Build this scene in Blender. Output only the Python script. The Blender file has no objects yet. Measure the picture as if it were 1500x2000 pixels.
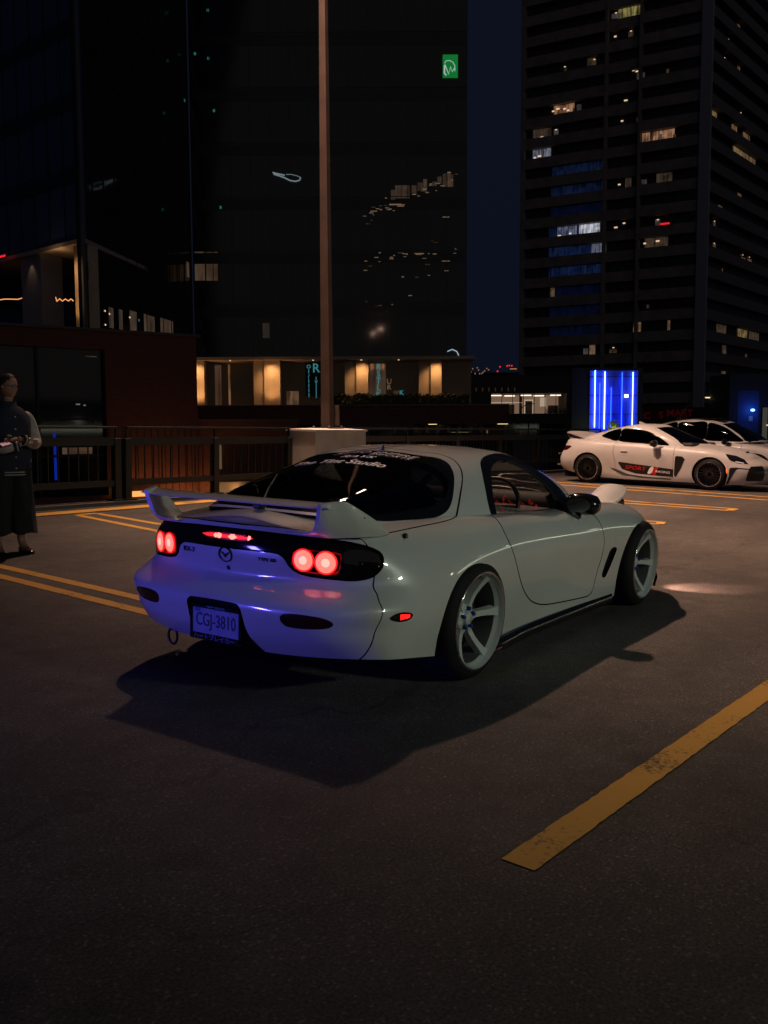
import bpy, math, random
import numpy as np
from mathutils import Vector, Matrix
random.seed(7); np.random.seed(7)
R = math.radians
scene = bpy.context.scene
COL = scene.collection

# ---------------------------------------------------------------- camera
cam_d = bpy.data.cameras.new('camera'); cam = bpy.data.objects.new('camera', cam_d); COL.objects.link(cam)
scene.camera = cam
cam_d.sensor_fit = 'VERTICAL'; cam_d.sensor_height = 36; cam_d.lens = 1800/2000*36
cam_d.clip_start = .05; cam_d.clip_end = 3000
CY, CP, CR = 0.6072188, 0.1002827, 0.0173425
_f = Vector((math.cos(CY)*math.cos(CP), math.sin(CY)*math.cos(CP), -math.sin(CP)))
_r = Vector((math.sin(CY), -math.cos(CY), 0)); _u = _r.cross(_f)
_r2 = math.cos(CR)*_r + math.sin(CR)*_u; _u2 = -math.sin(CR)*_r + math.cos(CR)*_u
cam.matrix_world = Matrix(((_r2.x, _u2.x, -_f.x, -4.00741), (_r2.y, _u2.y, -_f.y, -3.06254), (_r2.z, _u2.z, -_f.z, 1.301155), (0, 0, 0, 1)))

# ---------------------------------------------------------------- night sky, exposure
world = bpy.data.worlds.new('World'); scene.world = world; world.use_nodes = True
wn = world.node_tree.nodes; wl = world.node_tree.links; wn.clear()
sky = wn.new('ShaderNodeTexSky'); sky.sky_type = 'NISHITA'; sky.sun_disc = False
sky.sun_elevation = R(-4.5); sky.sun_rotation = R(200); sky.altitude = 100
bg = wn.new('ShaderNodeBackground'); bg.inputs['Strength'].default_value = .05
out = wn.new('ShaderNodeOutputWorld')
# deep blue hour: the last of the dusk sky plus the even navy of the city sky
bg2 = wn.new('ShaderNodeBackground'); bg2.inputs['Color'].default_value = (.30, .44, 1., 1); bg2.inputs['Strength'].default_value = .0118
ads = wn.new('ShaderNodeAddShader')
wl.new(sky.outputs[0], bg.inputs['Color']); wl.new(bg.outputs[0], ads.inputs[0]); wl.new(bg2.outputs[0], ads.inputs[1]); wl.new(ads.outputs[0], out.inputs[0])
# one wide, very weak sun lamp: an assumed glow of the city behind the viewer
sun_d = bpy.data.lights.new('city_glow', 'SUN'); sun_d.energy = .085; sun_d.angle = R(80); sun_d.color = (1., .86, .74)
sun = bpy.data.objects.new('city_glow', sun_d); COL.objects.link(sun); sun.rotation_euler = Vector((.42, .90, -.15)).to_track_quat('-Z', 'Y').to_euler()
scene.view_settings.view_transform = 'Standard'; scene.view_settings.look = 'None'
scene.view_settings.exposure = 0; scene.view_settings.gamma = 1
scene.cycles.use_denoising = True
scene.cycles.max_bounces = 6; scene.cycles.glossy_bounces = 4; scene.cycles.transparent_max_bounces = 12
scene.cycles.sample_clamp_indirect = 4

# ---------------------------------------------------------------- materials
MATS = {}
def mat(name, col=(.5,.5,.5), rough=.5, metal=0., spec=.5, coat=0., emit=None, es=0., trans=0., alpha=1., ior=1.45, build=None):
    if name in MATS: return MATS[name]
    m = bpy.data.materials.new(name); m.use_nodes = True; b = m.node_tree.nodes['Principled BSDF']
    b.inputs['Base Color'].default_value = (*col, 1); b.inputs['Roughness'].default_value = rough
    b.inputs['Metallic'].default_value = metal; b.inputs['Specular IOR Level'].default_value = spec
    b.inputs['Coat Weight'].default_value = coat; b.inputs['Coat Roughness'].default_value = .04
    b.inputs['IOR'].default_value = ior; b.inputs['Alpha'].default_value = alpha
    if trans: b.inputs['Transmission Weight'].default_value = trans
    if emit: b.inputs['Emission Color'].default_value = (*emit, 1); b.inputs['Emission Strength'].default_value = es
    if build: build(m, m.node_tree.nodes, m.node_tree.links, b)
    MATS[name] = m; return m
def noise_col(lo, hi, scale=3., detail=4., bump=0., bscale=60., dist=.01, rough=None, coord='Object'):
    """two-tone procedural colour + fine bump"""
    def f(m, n, l, b):
        tc = n.new('ShaderNodeTexCoord'); nz = n.new('ShaderNodeTexNoise'); nz.inputs['Scale'].default_value = scale; nz.inputs['Detail'].default_value = detail
        l.new(tc.outputs[coord], nz.inputs['Vector'])
        r = n.new('ShaderNodeValToRGB'); r.color_ramp.elements[0].position = .32; r.color_ramp.elements[1].position = .68
        r.color_ramp.elements[0].color = (*lo, 1); r.color_ramp.elements[1].color = (*hi, 1)
        l.new(nz.outputs['Fac'], r.inputs['Fac']); l.new(r.outputs['Color'], b.inputs['Base Color'])
        if rough:
            mr = n.new('ShaderNodeMapRange'); mr.inputs['To Min'].default_value = rough[0]; mr.inputs['To Max'].default_value = rough[1]
            l.new(nz.outputs['Fac'], mr.inputs['Value']); l.new(mr.outputs[0], b.inputs['Roughness'])
        if bump:
            n2 = n.new('ShaderNodeTexNoise'); n2.inputs['Scale'].default_value = bscale; n2.inputs['Detail'].default_value = 3
            l.new(tc.outputs[coord], n2.inputs['Vector']); bp = n.new('ShaderNodeBump'); bp.inputs['Strength'].default_value = bump; bp.inputs['Distance'].default_value = dist
            l.new(n2.outputs['Fac'], bp.inputs['Height']); l.new(bp.outputs[0], b.inputs['Normal'])
    return f
def flake(lo, hi):
    return noise_col(lo, hi, 2.2, 3, rough=(.26, .36))
def lamp_mat(name, col, strength, tint=None):
    return mat(name, tint or tuple(.06*x for x in col), .4, emit=col, es=strength)

# ---------------------------------------------------------------- scene graph helpers
def tag(o, label=None, cat=None, group=None, kind=None):
    if label: o['label'] = label
    if cat: o['category'] = cat
    if group: o['group'] = group
    if kind: o['kind'] = kind
    return o
def thing(name, label, cat, loc=(0,0,0), rot=(0,0,0), group=None):
    o = bpy.data.objects.new(name, None); COL.objects.link(o); o.empty_display_size = .2
    o.location = loc; o.rotation_euler = rot
    return tag(o, label, cat, group)
def link(name, me, parent=None, loc=None, rot=None):
    o = bpy.data.objects.new(name, me); COL.objects.link(o)
    if parent: o.parent = parent
    if loc is not None: o.location = loc
    if rot is not None: o.rotation_euler = rot
    return o

class M:
    """collects shapes into one mesh"""
    def __init__(s): s.v = []; s.f = []; s.m = []; s.sm = []; s.mats = []
    def _mi(s, m):
        if m not in s.mats: s.mats.append(m)
        return s.mats.index(m)
    def add(s, V, F, m, smooth=False):
        b = len(s.v); s.v += [tuple(map(float, p)) for p in V]; k = s._mi(m)
        for f in F: s.f.append([b+i for i in f]); s.m.append(k); s.sm.append(smooth)
        return s
    def box(s, c, d, m, rz=0., bev=0.):
        x, y, z = c; a, b, e = d[0]/2, d[1]/2, d[2]/2; cr, sr = math.cos(rz), math.sin(rz)
        if bev > 0:
            V = []; t = min(bev, a*.9, b*.9, e*.9)
            for sx in (-1, 1):
                for sy in (-1, 1):
                    for sz in (-1, 1):
                        V += [(sx*(a-t), sy*(b-t), sz*e), (sx*a, sy*(b-t), sz*(e-t)), (sx*(a-t), sy*b, sz*(e-t))]
            hull = _hull_box()
            V = [(x+p[0]*cr-p[1]*sr, y+p[0]*sr+p[1]*cr, z+p[2]) for p in V]
            return s.add(V, hull, m)
        V = [(sx*a, sy*b, sz*e) for sx in (-1, 1) for sy in (-1, 1) for sz in (-1, 1)]
        V = [(x+p[0]*cr-p[1]*sr, y+p[0]*sr+p[1]*cr, z+p[2]) for p in V]
        return s.add(V, [(0,1,3,2),(4,6,7,5),(0,4,5,1),(2,3,7,6),(0,2,6,4),(1,5,7,3)], m)
    def obox(s, o, X, Y, Z, m):
        """box from corner o and three edge vectors"""
        o, X, Y, Z = map(np.array, (o, X, Y, Z)); V = [o+i*X+j*Y+k*Z for i in (0,1) for j in (0,1) for k in (0,1)]
        F = [(0,1,3,2),(4,6,7,5),(0,4,5,1),(2,3,7,6),(0,2,6,4),(1,5,7,3)]
        if np.dot(np.cross(X, Y), Z) < 0: F = [f[::-1] for f in F]
        return s.add(V, F, m)
    def tube(s, pts, r, m, n=8, caps=True, closed=False):
        pts = [Vector(p) for p in pts]; rr = r if isinstance(r, (list, tuple)) else [r]*len(pts); k = len(pts)
        V = []; up = None
        for i, p in enumerate(pts):
            a = pts[(i-1) % k] if (i or closed) else p; b = pts[(i+1) % k] if (i < k-1 or closed) else p
            d = (b-a).normalized()
            if up is None:
                up = Vector((0,0,1)) if abs(d.z) < .9 else Vector((1,0,0))
            x = d.cross(up).normalized(); up = x.cross(d).normalized()
            for j in range(n):
                t = 2*math.pi*j/n; V.append(p + rr[i]*(math.cos(t)*x + math.sin(t)*up))
        F = []
        for i in range(k if closed else k-1):
            for j in range(n):
                a, b = i*n+j, i*n+(j+1) % n; c, d = ((i+1) % k)*n+(j+1) % n, ((i+1) % k)*n+j
                F.append((a, d, c, b))
        s.add(V, F, m, True)
        if caps and not closed: s.add(V[:n], [tuple(range(n))], m); s.add(V[-n:], [tuple(range(n))[::-1]], m)
        return s
    def lathe(s, prof, m, n=48, axis='z', c=(0,0,0), smooth=True, arc=None):
        """profile [(r, h)] turned round an axis"""
        V = []; full = arc is None; a0, a1 = arc or (0, 2*math.pi); nn = n if full else n+1
        for r, h in prof:
            for j in range(nn):
                t = a0+(a1-a0)*j/n; x, y = r*math.cos(t), r*math.sin(t)
                V.append({'z': (x, y, h), 'y': (x, h, y), 'x': (h, x, y)}[axis])
        V = [(p[0]+c[0], p[1]+c[1], p[2]+c[2]) for p in V]; F = []
        for i in range(len(prof)-1):
            for j in range(n):
                a, b = i*nn+j, i*nn+(j+1) % nn; F.append((a, b, b+nn, a+nn))
        if axis == 'y': F = [f[::-1] for f in F]
        return s.add(V, F, m, smooth)
    def poly(s, P, m): return s.add(P, [tuple(range(len(P)))], m)
    def prism(s, P, h, m, smooth=False):
        """polygon P (3-D points) pushed along vector h, closed"""
        n = len(P); h = np.array(h, float); Q = [np.array(p, float)+h for p in P]
        F = [tuple(range(n)), tuple(range(2*n-1, n-1, -1))] + [(i, n+i, n+(i+1) % n, (i+1) % n) for i in range(n)]
        s.add(list(P)+Q, F[:2], m); return s.add(list(P)+Q, F[2:], m, smooth)
    def grid(s, G, m, smooth=True, flip=False):
        nu, nv = G.shape[:2]; F = []
        for i in range(nu-1):
            for j in range(nv-1):
                f = (i*nv+j, (i+1)*nv+j, (i+1)*nv+j+1, i*nv+j+1); F.append(f[::-1] if flip else f)
        return s.add(G.reshape(-1, 3), F, m, smooth)
    def mesh(s, name):
        me = bpy.data.meshes.new(name); me.from_pydata(s.v, [], s.f)
        for m in s.mats: me.materials.append(m)
        me.polygons.foreach_set('material_index', s.m); me.polygons.foreach_set('use_smooth', s.sm); me.update(); me.validate()
        return me
    def obj(s, name, parent=None, loc=None, rot=None, fix=False, auto=None):
        me = s.mesh(name)
        if fix or auto is not None:
            import bmesh
            bm = bmesh.new(); bm.from_mesh(me); bmesh.ops.remove_doubles(bm, verts=bm.verts, dist=1e-5)
            bmesh.ops.recalc_face_normals(bm, faces=bm.faces)
            if auto is not None:
                for f in bm.faces: f.smooth = True
                for e in bm.edges:
                    if len(e.link_faces) == 2 and e.calc_face_angle(0) > R(auto): e.smooth = False
            bm.to_mesh(me); bm.free()
        return link(name, me, parent, loc, rot)
_HB = []
def _hull_box():
    if not _HB:
        import bmesh
        bm = bmesh.new(); t = .3
        for sx in (-1, 1):
            for sy in (-1, 1):
                for sz in (-1, 1):
                    for p in [(sx*(1-t), sy*(1-t), sz), (sx, sy*(1-t), sz*(1-t)), (sx*(1-t), sy, sz*(1-t))]: bm.verts.new(p)
        bm.verts.index_update(); bm.verts.ensure_lookup_table()
        bmesh.ops.convex_hull(bm, input=bm.verts)
        _HB.extend([tuple(v.index for v in f.verts) for f in bm.faces]); bm.free()
    return _HB

# ---------------------------------------------------------------- sheets that can be cut along curves
class Sheet:
    def __init__(s, V, F): s.V = V; s.F = F                      # V: x y z nx ny nz u v
    @staticmethod
    def from_grid(G, sign=1):
        nu, nv = G.shape[:2]
        du = np.gradient(G, axis=0); dv = np.gradient(G, axis=1); N = np.cross(du, dv)
        L = np.linalg.norm(N, axis=2, keepdims=True); bad = L[..., 0] < 1e-9
        N = N/np.maximum(L, 1e-12)
        for i, j in zip(*np.nonzero(bad)): N[i, j] = N[i, max(j-1, 0)]
        N *= sign
        uu, vv = np.meshgrid(np.arange(nu)/(nu-1), np.arange(nv)/(nv-1), indexing='ij')
        V = np.concatenate([G, N, uu[..., None], vv[..., None]], 2).reshape(-1, 8)
        F = [(i*nv+j, (i+1)*nv+j, (i+1)*nv+j+1, i*nv+j+1) for i in range(nu-1) for j in range(nv-1)]
        if sign < 0: F = [f[::-1] for f in F]
        return Sheet(V, F)
    def compact(s):
        used = sorted({i for f in s.F for i in f}); mp = {o: n for n, o in enumerate(used)}
        return Sheet(s.V[used] if used else s.V[:0], [tuple(mp[i] for i in f) for f in s.F])
    def split(s, fn, off=0.):
        """returns (inside: fn<off, outside)"""
        if not len(s.F): return s, s
        d = fn(s.V)-off; d = np.where(np.abs(d) < 1e-7, 1e-7, d)
        V = list(s.V); cache = {}; ins, outs = [], []
        def cutv(a, b):
            k = (min(a, b), max(a, b))
            if k not in cache:
                t = d[k[0]]/(d[k[0]]-d[k[1]]); p = s.V[k[0]]*(1-t)+s.V[k[1]]*t
                p[3:6] /= max(np.linalg.norm(p[3:6]), 1e-9); cache[k] = len(V); V.append(p)
            return cache[k]
        for f in s.F:
            sg = [d[i] < 0 for i in f]
            if all(sg): ins.append(f)
            elif not any(sg): outs.append(f)
            else:
                A, B = [], []
                for q, i in enumerate(f):
                    j = f[(q+1) % len(f)]
                    (A if d[i] < 0 else B).append(i)
                    if (d[i] < 0) != (d[j] < 0):
                        c = cutv(i, j); A.append(c); B.append(c)
                if len(A) > 2: ins.append(tuple(A))
                if len(B) > 2: outs.append(tuple(B))
        V = np.array(V)
        return Sheet(V, ins).compact(), Sheet(V, outs).compact()
    def cut(s, fn, gap):
        """inside part, outside part, with a gap strip between dropped"""
        a, b = s.split(fn, -gap/2); _, c = b.split(fn, gap/2); return a, c
    def mirrored(s):
        V = s.V.copy(); V[:, 1] *= -1; V[:, 4] *= -1; return Sheet(V, [f[::-1] for f in s.F])
    def __add__(s, o): return Sheet(np.concatenate([s.V, o.V]), list(s.F)+[tuple(i+len(s.V) for i in f) for f in o.F])
    def offset(s, t):
        V = s.V.copy(); V[:, :3] += V[:, 3:6]*t; return Sheet(V, s.F)
    def flipped(s):
        V = s.V.copy(); V[:, 3:6] *= -1; return Sheet(V, [f[::-1] for f in s.F])
    def boundary(s):
        c = {}
        for f in s.F:
            for q in range(len(f)):
                a, b = f[q], f[(q+1) % len(f)]
                if (b, a) in c: del c[(b, a)]
                else: c[(a, b)] = 1
        return list(c)
    def obj(s, name, m, parent=None, flange=.008, back=None, weld=True, fm=None):
        """the sheet with its edges turned inward by `flange`; back = material of a closing inner skin"""
        V = s.V; F = list(s.F)
        if weld:                                                 # join the two halves along the centre line
            key = np.round(V[:, :3], 5); _, first, inv = np.unique(key, axis=0, return_index=True, return_inverse=True)
            inv = inv.ravel(); V = V[first]; F = [tuple(inv[i] for i in f) for f in F]
            F = [f for f in ([tuple(dict.fromkeys(f)) for f in F]) if len(f) > 2]
        sh = Sheet(V, F); P = [tuple(p) for p in V[:, :3]]; faces = [list(f) for f in F]
        nrm = [[tuple(V[i, 3:6]) for i in f] for f in F]; mi = [0]*len(F)
        if flange:
            inner = {}
            def inn(i):
                if i not in inner: inner[i] = len(P); P.append(tuple(V[i, :3]-V[i, 3:6]*flange))
                return inner[i]
            for a, b in sh.boundary():
                c, d = inn(b), inn(a); f = [b, a, d, c]
                n = np.cross(np.array(P[a])-np.array(P[b]), np.array(P[d])-np.array(P[b])); L = np.linalg.norm(n)
                if L < 1e-12: continue
                faces.append(f); nrm.append([tuple(n/L)]*4); mi.append(2 if fm else 0)
        if back:
            o = len(P)
            for i in range(len(V)): P.append(tuple(V[i, :3]-V[i, 3:6]*max(flange, .002)))
            for f in F: faces.append([o+i for i in f[::-1]]); nrm.append([tuple(-V[i, 3:6]) for i in f[::-1]]); mi.append(1)
        me = bpy.data.meshes.new(name); me.from_pydata(P, [], faces); me.materials.append(m)
        if back or fm: me.materials.append(back or m)
        if fm: me.materials.append(fm)
        me.polygons.foreach_set('material_index', mi); me.polygons.foreach_set('use_smooth', [True]*len(faces)); me.update()
        if len(me.loops) == sum(len(n) for n in nrm): me.normals_split_custom_set([x for n in nrm for x in n])
        return link(name, me, parent)

def smooth_loop(P, n=8):
    """closed Catmull-Rom through 2-D points"""
    P = np.array(P, float); k = len(P); out = []
    for i in range(k):
        a, b, c, d = P[i-1], P[i], P[(i+1) % k], P[(i+2) % k]
        for q in range(n):
            t = q/n; out.append(.5*((2*b)+(c-a)*t+(2*a-5*b+4*c-d)*t*t+(3*b-a-3*c+d)*t**3))
    return np.array(out)
def smooth_path(P, n=8):
    P = np.array(P, float); P = np.concatenate([2*P[:1]-P[1:2], P, 2*P[-1:]-P[-2:-1]]); out = []
    for i in range(1, len(P)-2):
        a, b, c, d = P[i-1], P[i], P[i+1], P[i+2]
        for q in range(n):
            t = q/n; out.append(.5*((2*b)+(c-a)*t+(2*a-5*b+4*c-d)*t*t+(3*b-a-3*c+d)*t**3))
    out.append(P[-2]); return np.array(out)
def loop_sdf(L, ax):
    """signed distance to closed 2-D loop L of the columns ax of V (|y| if ax holds 1)"""
    L = np.array(L, float); A = L; B = np.roll(L, -1, 0)
    def fn(V):
        X = V[:, ax[0]]; Y = V[:, ax[1]]
        if ax[0] == 1: X = np.abs(X)
        if ax[1] == 1: Y = np.abs(Y)
        d = np.full(len(V), 1e9); ins = np.zeros(len(V), bool)
        for a, b in zip(A, B):
            ex, ey = b-a; wx, wy = X-a[0], Y-a[1]; t = np.clip((wx*ex+wy*ey)/max(ex*ex+ey*ey, 1e-14), 0, 1)
            d = np.minimum(d, (wx-t*ex)**2+(wy-t*ey)**2)
            if a[1] != b[1]:
                c = ((a[1] > Y) != (b[1] > Y)) & (X < (b[0]-a[0])*(Y-a[1])/(b[1]-a[1])+a[0]); ins ^= c
        d = np.sqrt(d); return np.where(ins, -d, d)
    return fn
def text_mesh(body, size, m, ext=.0004, shear=0., xs=1., bold=0.):
    cu = bpy.data.curves.new('lettering', 'FONT'); cu.body = body; cu.size = size; cu.extrude = ext; cu.shear = shear
    cu.align_x = 'CENTER'; cu.align_y = 'CENTER'; cu.offset = bold; cu.resolution_u = 3
    o = bpy.data.objects.new('lettering', cu); COL.objects.link(o); dg = bpy.context.evaluated_depsgraph_get()
    me = bpy.data.meshes.new_from_object(o.evaluated_get(dg)); bpy.data.objects.remove(o); bpy.data.curves.remove(cu)
    me.materials.clear(); me.materials.append(m)
    if xs != 1.: me.transform(Matrix.Diagonal((xs, 1, 1, 1)))
    return me
# ---------------------------------------------------------------- smooth surfaces from control nets
def bsp1(P, n, sym0, sym1):
    """cubic B-spline rows through axis 0 of P (k,m,3), n samples; sym = mirror in y at that end"""
    def pad(Q, sym, end):
        e = Q[0] if end == 0 else Q[-1]; i = Q[1] if end == 0 else Q[-2]
        g = i * np.array([1, -1, 1.]) if sym else 2 * e - i
        return g
    def ev(Q, t):
        R = np.concatenate([pad(Q, sym0, 0)[None], Q, pad(Q, sym1, 1)[None]])
        i = np.minimum(t.astype(int), len(Q) - 2); f = (t - i)[:, None, None]
        a, b, c, d = R[i], R[i+1], R[i+2], R[i+3]
        return ((1-f)**3*a + (3*f**3-6*f**2+4)*b + (-3*f**3+3*f**2+3*f+1)*c + f**3*d) / 6
    k = np.arange(len(P), dtype=float)
    Q = P.copy()
    for _ in range(3):
        Q = Q + .75 * (P - ev(Q, k))
    return ev(Q, np.linspace(0, len(P) - 1, n))

def net_surface(net, nu, nv, symu=(True, True), symv=(False, True)):
    A = bsp1(np.array(net, float), nu, *symu)
    B = bsp1(A.transpose(1, 0, 2), nv, *symv).transpose(1, 0, 2)
    return B                                                     # (nu, nv, 3)

# body: every column runs from the sill up the side to the centre line; (x, half width, z)
_SX = [2.95, 2.7, 2.425, 2.1, 1.75, 1.4, 1.05, .7, .35, 0., -.28, -.5]
_K = {  # row: key tables x -> w and x -> z along the side
 'A': ([2.95,.66,.13],[2.425,.80,.14],[2.0,.80,.12],[1.4,.785,.125],[.6,.785,.125],[.3,.80,.14],[0,.825,.15],[-.3,.845,.185],[-.5,.835,.215]),
 'B': ([2.95,.72,.21],[2.425,.835,.24],[2.0,.82,.22],[1.4,.80,.205],[.6,.80,.215],[.3,.825,.24],[0,.857,.27],[-.3,.865,.30],[-.5,.855,.315]),
 'C': ([2.95,.745,.30],[2.425,.852,.35],[2.0,.835,.33],[1.4,.812,.32],[.6,.822,.335],[.3,.845,.36],[0,.872,.385],[-.3,.876,.395],[-.5,.866,.395]),
 'D': ([2.95,.75,.39],[2.425,.86,.46],[2.0,.848,.45],[1.4,.832,.45],[.6,.842,.46],[.3,.86,.48],[0,.879,.49],[-.3,.878,.48],[-.5,.858,.47]),
 'E': ([2.95,.735,.47],[2.425,.855,.56],[2.0,.85,.565],[1.4,.84,.56],[.6,.85,.575],[.3,.863,.59],[0,.873,.595],[-.3,.862,.575],[-.5,.832,.555]),
 'F': ([2.95,.71,.53],[2.425,.82,.645],[2.0,.825,.665],[1.4,.82,.665],[.6,.828,.69],[.3,.838,.70],[0,.84,.70],[-.3,.82,.68],[-.5,.785,.66]),
 'G': ([2.95,.64,.585],[2.7,.69,.66],[2.425,.725,.715],[2.0,.745,.752],[1.75,.748,.755],[1.4,.75,.75],[1.0,.755,.757],[.6,.757,.778],[.3,.752,.795],[0,.74,.797],[-.3,.718,.787],[-.5,.692,.775]),
}
def _tab(row, x):
    k = np.array(sorted(_K[row])); X = k[:, 0]
    out = []
    for c in (1, 2):
        Y = k[:, c]; d = np.diff(Y)/np.diff(X); m = np.zeros(len(X)); m[0], m[-1] = d[0], d[-1]
        m[1:-1] = (d[:-1]*np.diff(X)[1:] + d[1:]*np.diff(X)[:-1])/(X[2:]-X[:-2])
        i = int(np.clip(np.searchsorted(X, x) - 1, 0, len(X) - 2)); h = X[i+1]-X[i]; t = (x-X[i])/h
        out.append((2*t**3-3*t**2+1)*Y[i]+(t**3-2*t**2+t)*h*m[i]+(-2*t**3+3*t**2)*Y[i+1]+(t**3-t**2)*h*m[i+1])
    return (x, out[0], out[1])
_front = {
 'A': [(3.20,0,.13),(3.19,.28,.13),(3.14,.50,.13),(3.05,.61,.13)],
 'B': [(3.29,0,.20),(3.27,.28,.20),(3.20,.52,.20),(3.09,.66,.205)],
 'C': [(3.32,0,.29),(3.30,.28,.29),(3.23,.53,.29),(3.11,.69,.295)],
 'D': [(3.31,0,.375),(3.29,.28,.375),(3.22,.53,.38),(3.10,.69,.385)],
 'E': [(3.26,0,.44),(3.24,.28,.445),(3.17,.52,.45),(3.06,.66,.46)],
 'F': [(3.18,0,.485),(3.16,.28,.49),(3.10,.49,.50),(3.02,.63,.515)],
 'G': [(3.05,0,.52),(3.04,.25,.53),(3.0,.44,.545),(2.97,.57,.565)],
}
_rear = {
 'A': [(-.66,.80,.232),(-.76,.70,.236),(-.83,.52,.228),(-.86,.27,.215),(-.865,0,.21)],
 'B': [(-.69,.805,.325),(-.81,.71,.325),(-.90,.54,.315),(-.935,.28,.305),(-.945,0,.30)],
 'C': [(-.70,.81,.395),(-.825,.715,.395),(-.925,.55,.395),(-.965,.28,.39),(-.975,0,.39)],
 'D': [(-.705,.815,.474),(-.832,.732,.476),(-.924,.551,.477),(-.968,.282,.477),(-.980,0,.477)],
 'E': [(-.640,.765,.556),(-.740,.672,.556),(-.818,.503,.556),(-.862,.262,.556),(-.875,0,.556)],
 'F': [(-.64,.745,.65),(-.75,.665,.65),(-.835,.505,.65),(-.887,.26,.65),(-.905,0,.65)],
 'G': [(-.62,.675,.766),(-.72,.615,.764),(-.81,.475,.772),(-.865,.25,.78),(-.885,0,.785)],
}
def body_net():
    rows = []
    for r in 'ABCDEFG':
        rows.append(_front[r] + [_tab(r, x) for x in _SX] + _rear[r])
    g = rows[-1]; n = len(g)
    hx = [2.72,2.71,2.70,2.68,2.62,2.5,2.32,2.05,1.75,1.4,1.05,.7,.35,0,-.28,-.47,-.60,-.67,-.71,-.735,-.745]
    cz = np.interp
    X = [-.80,-.675,-.4,0,.5,1,1.6,2.0,2.3,2.6,2.8]; Z = [.835,.855,.865,.86,.83,.79,.76,.735,.70,.645,.60]
    H = [(x, 0., float(cz(x, X, Z))) for x in hx]
    def between(t, lift):
        return [(a[0]+(b[0]-a[0])*t, a[1]*(1-t), a[2]+(b[2]-a[2])*t+lift) for a, b in zip(g, H)]
    rows.append(between(.22, .010)); rows.append(between(.55, .010)); rows.append(H)
    return [[rows[j][i] for j in range(len(rows))] for i in range(n)]

CABIN = [
 [(1.97,0,.765),(1.775,0,.883),(1.53,0,.98),(1.15,0,1.12),(1.09,0,1.137),(1.04,0,1.145)],
 [(1.95,.25,.765),(1.755,.26,.88),(1.51,.245,.975),(1.14,.18,1.117),(1.08,.12,1.135),(1.01,0,1.146)],
 [(1.87,.48,.76),(1.69,.49,.87),(1.46,.46,.965),(1.11,.34,1.105),(1.04,.22,1.13),(.98,0,1.147)],
 [(1.70,.65,.745),(1.55,.645,.855),(1.35,.59,.965),(1.06,.45,1.10),(.99,.29,1.127),(.94,0,1.148)],
 [(1.45,.72,.725),(1.35,.685,.825),(1.2,.64,.955),(.98,.505,1.10),(.92,.33,1.127),(.90,0,1.149)],
 [(1.1,.735,.73),(1.07,.695,.85),(1.0,.645,.965),(.84,.53,1.10),(.83,.36,1.138),(.86,0,1.15)],
 [(.75,.735,.745),(.75,.695,.86),(.73,.645,.97),(.68,.54,1.10),(.73,.36,1.136),(.82,0,1.15)],
 [(.4,.73,.765),(.40,.69,.87),(.41,.64,.97),(.50,.54,1.085),(.62,.35,1.131),(.77,0,1.15)],
 [(.1,.70,.77),(.14,.655,.88),(.22,.605,.965),(.36,.52,1.068),(.53,.33,1.122),(.73,0,1.15)],
 [(-.15,.655,.78),(-.05,.61,.90),(.08,.56,.97),(.25,.485,1.055),(.45,.31,1.114),(.69,0,1.149)],
 [(-.38,.59,.80),(-.24,.54,.912),(-.05,.49,.98),(.16,.425,1.05),(.39,.27,1.106),(.65,0,1.147)],
 [(-.55,.47,.825),(-.39,.43,.918),(-.17,.38,.98),(.08,.33,1.045),(.34,.22,1.105),(.61,0,1.145)],
 [(-.65,.28,.845),(-.47,.26,.922),(-.24,.24,.984),(.03,.21,1.05),(.30,.15,1.108),(.58,0,1.143)],
 [(-.68,0,.852),(-.50,0,.924),(-.27,0,.987),(0,0,1.055),(.28,0,1.112),(.55,0,1.142)],
]
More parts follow.
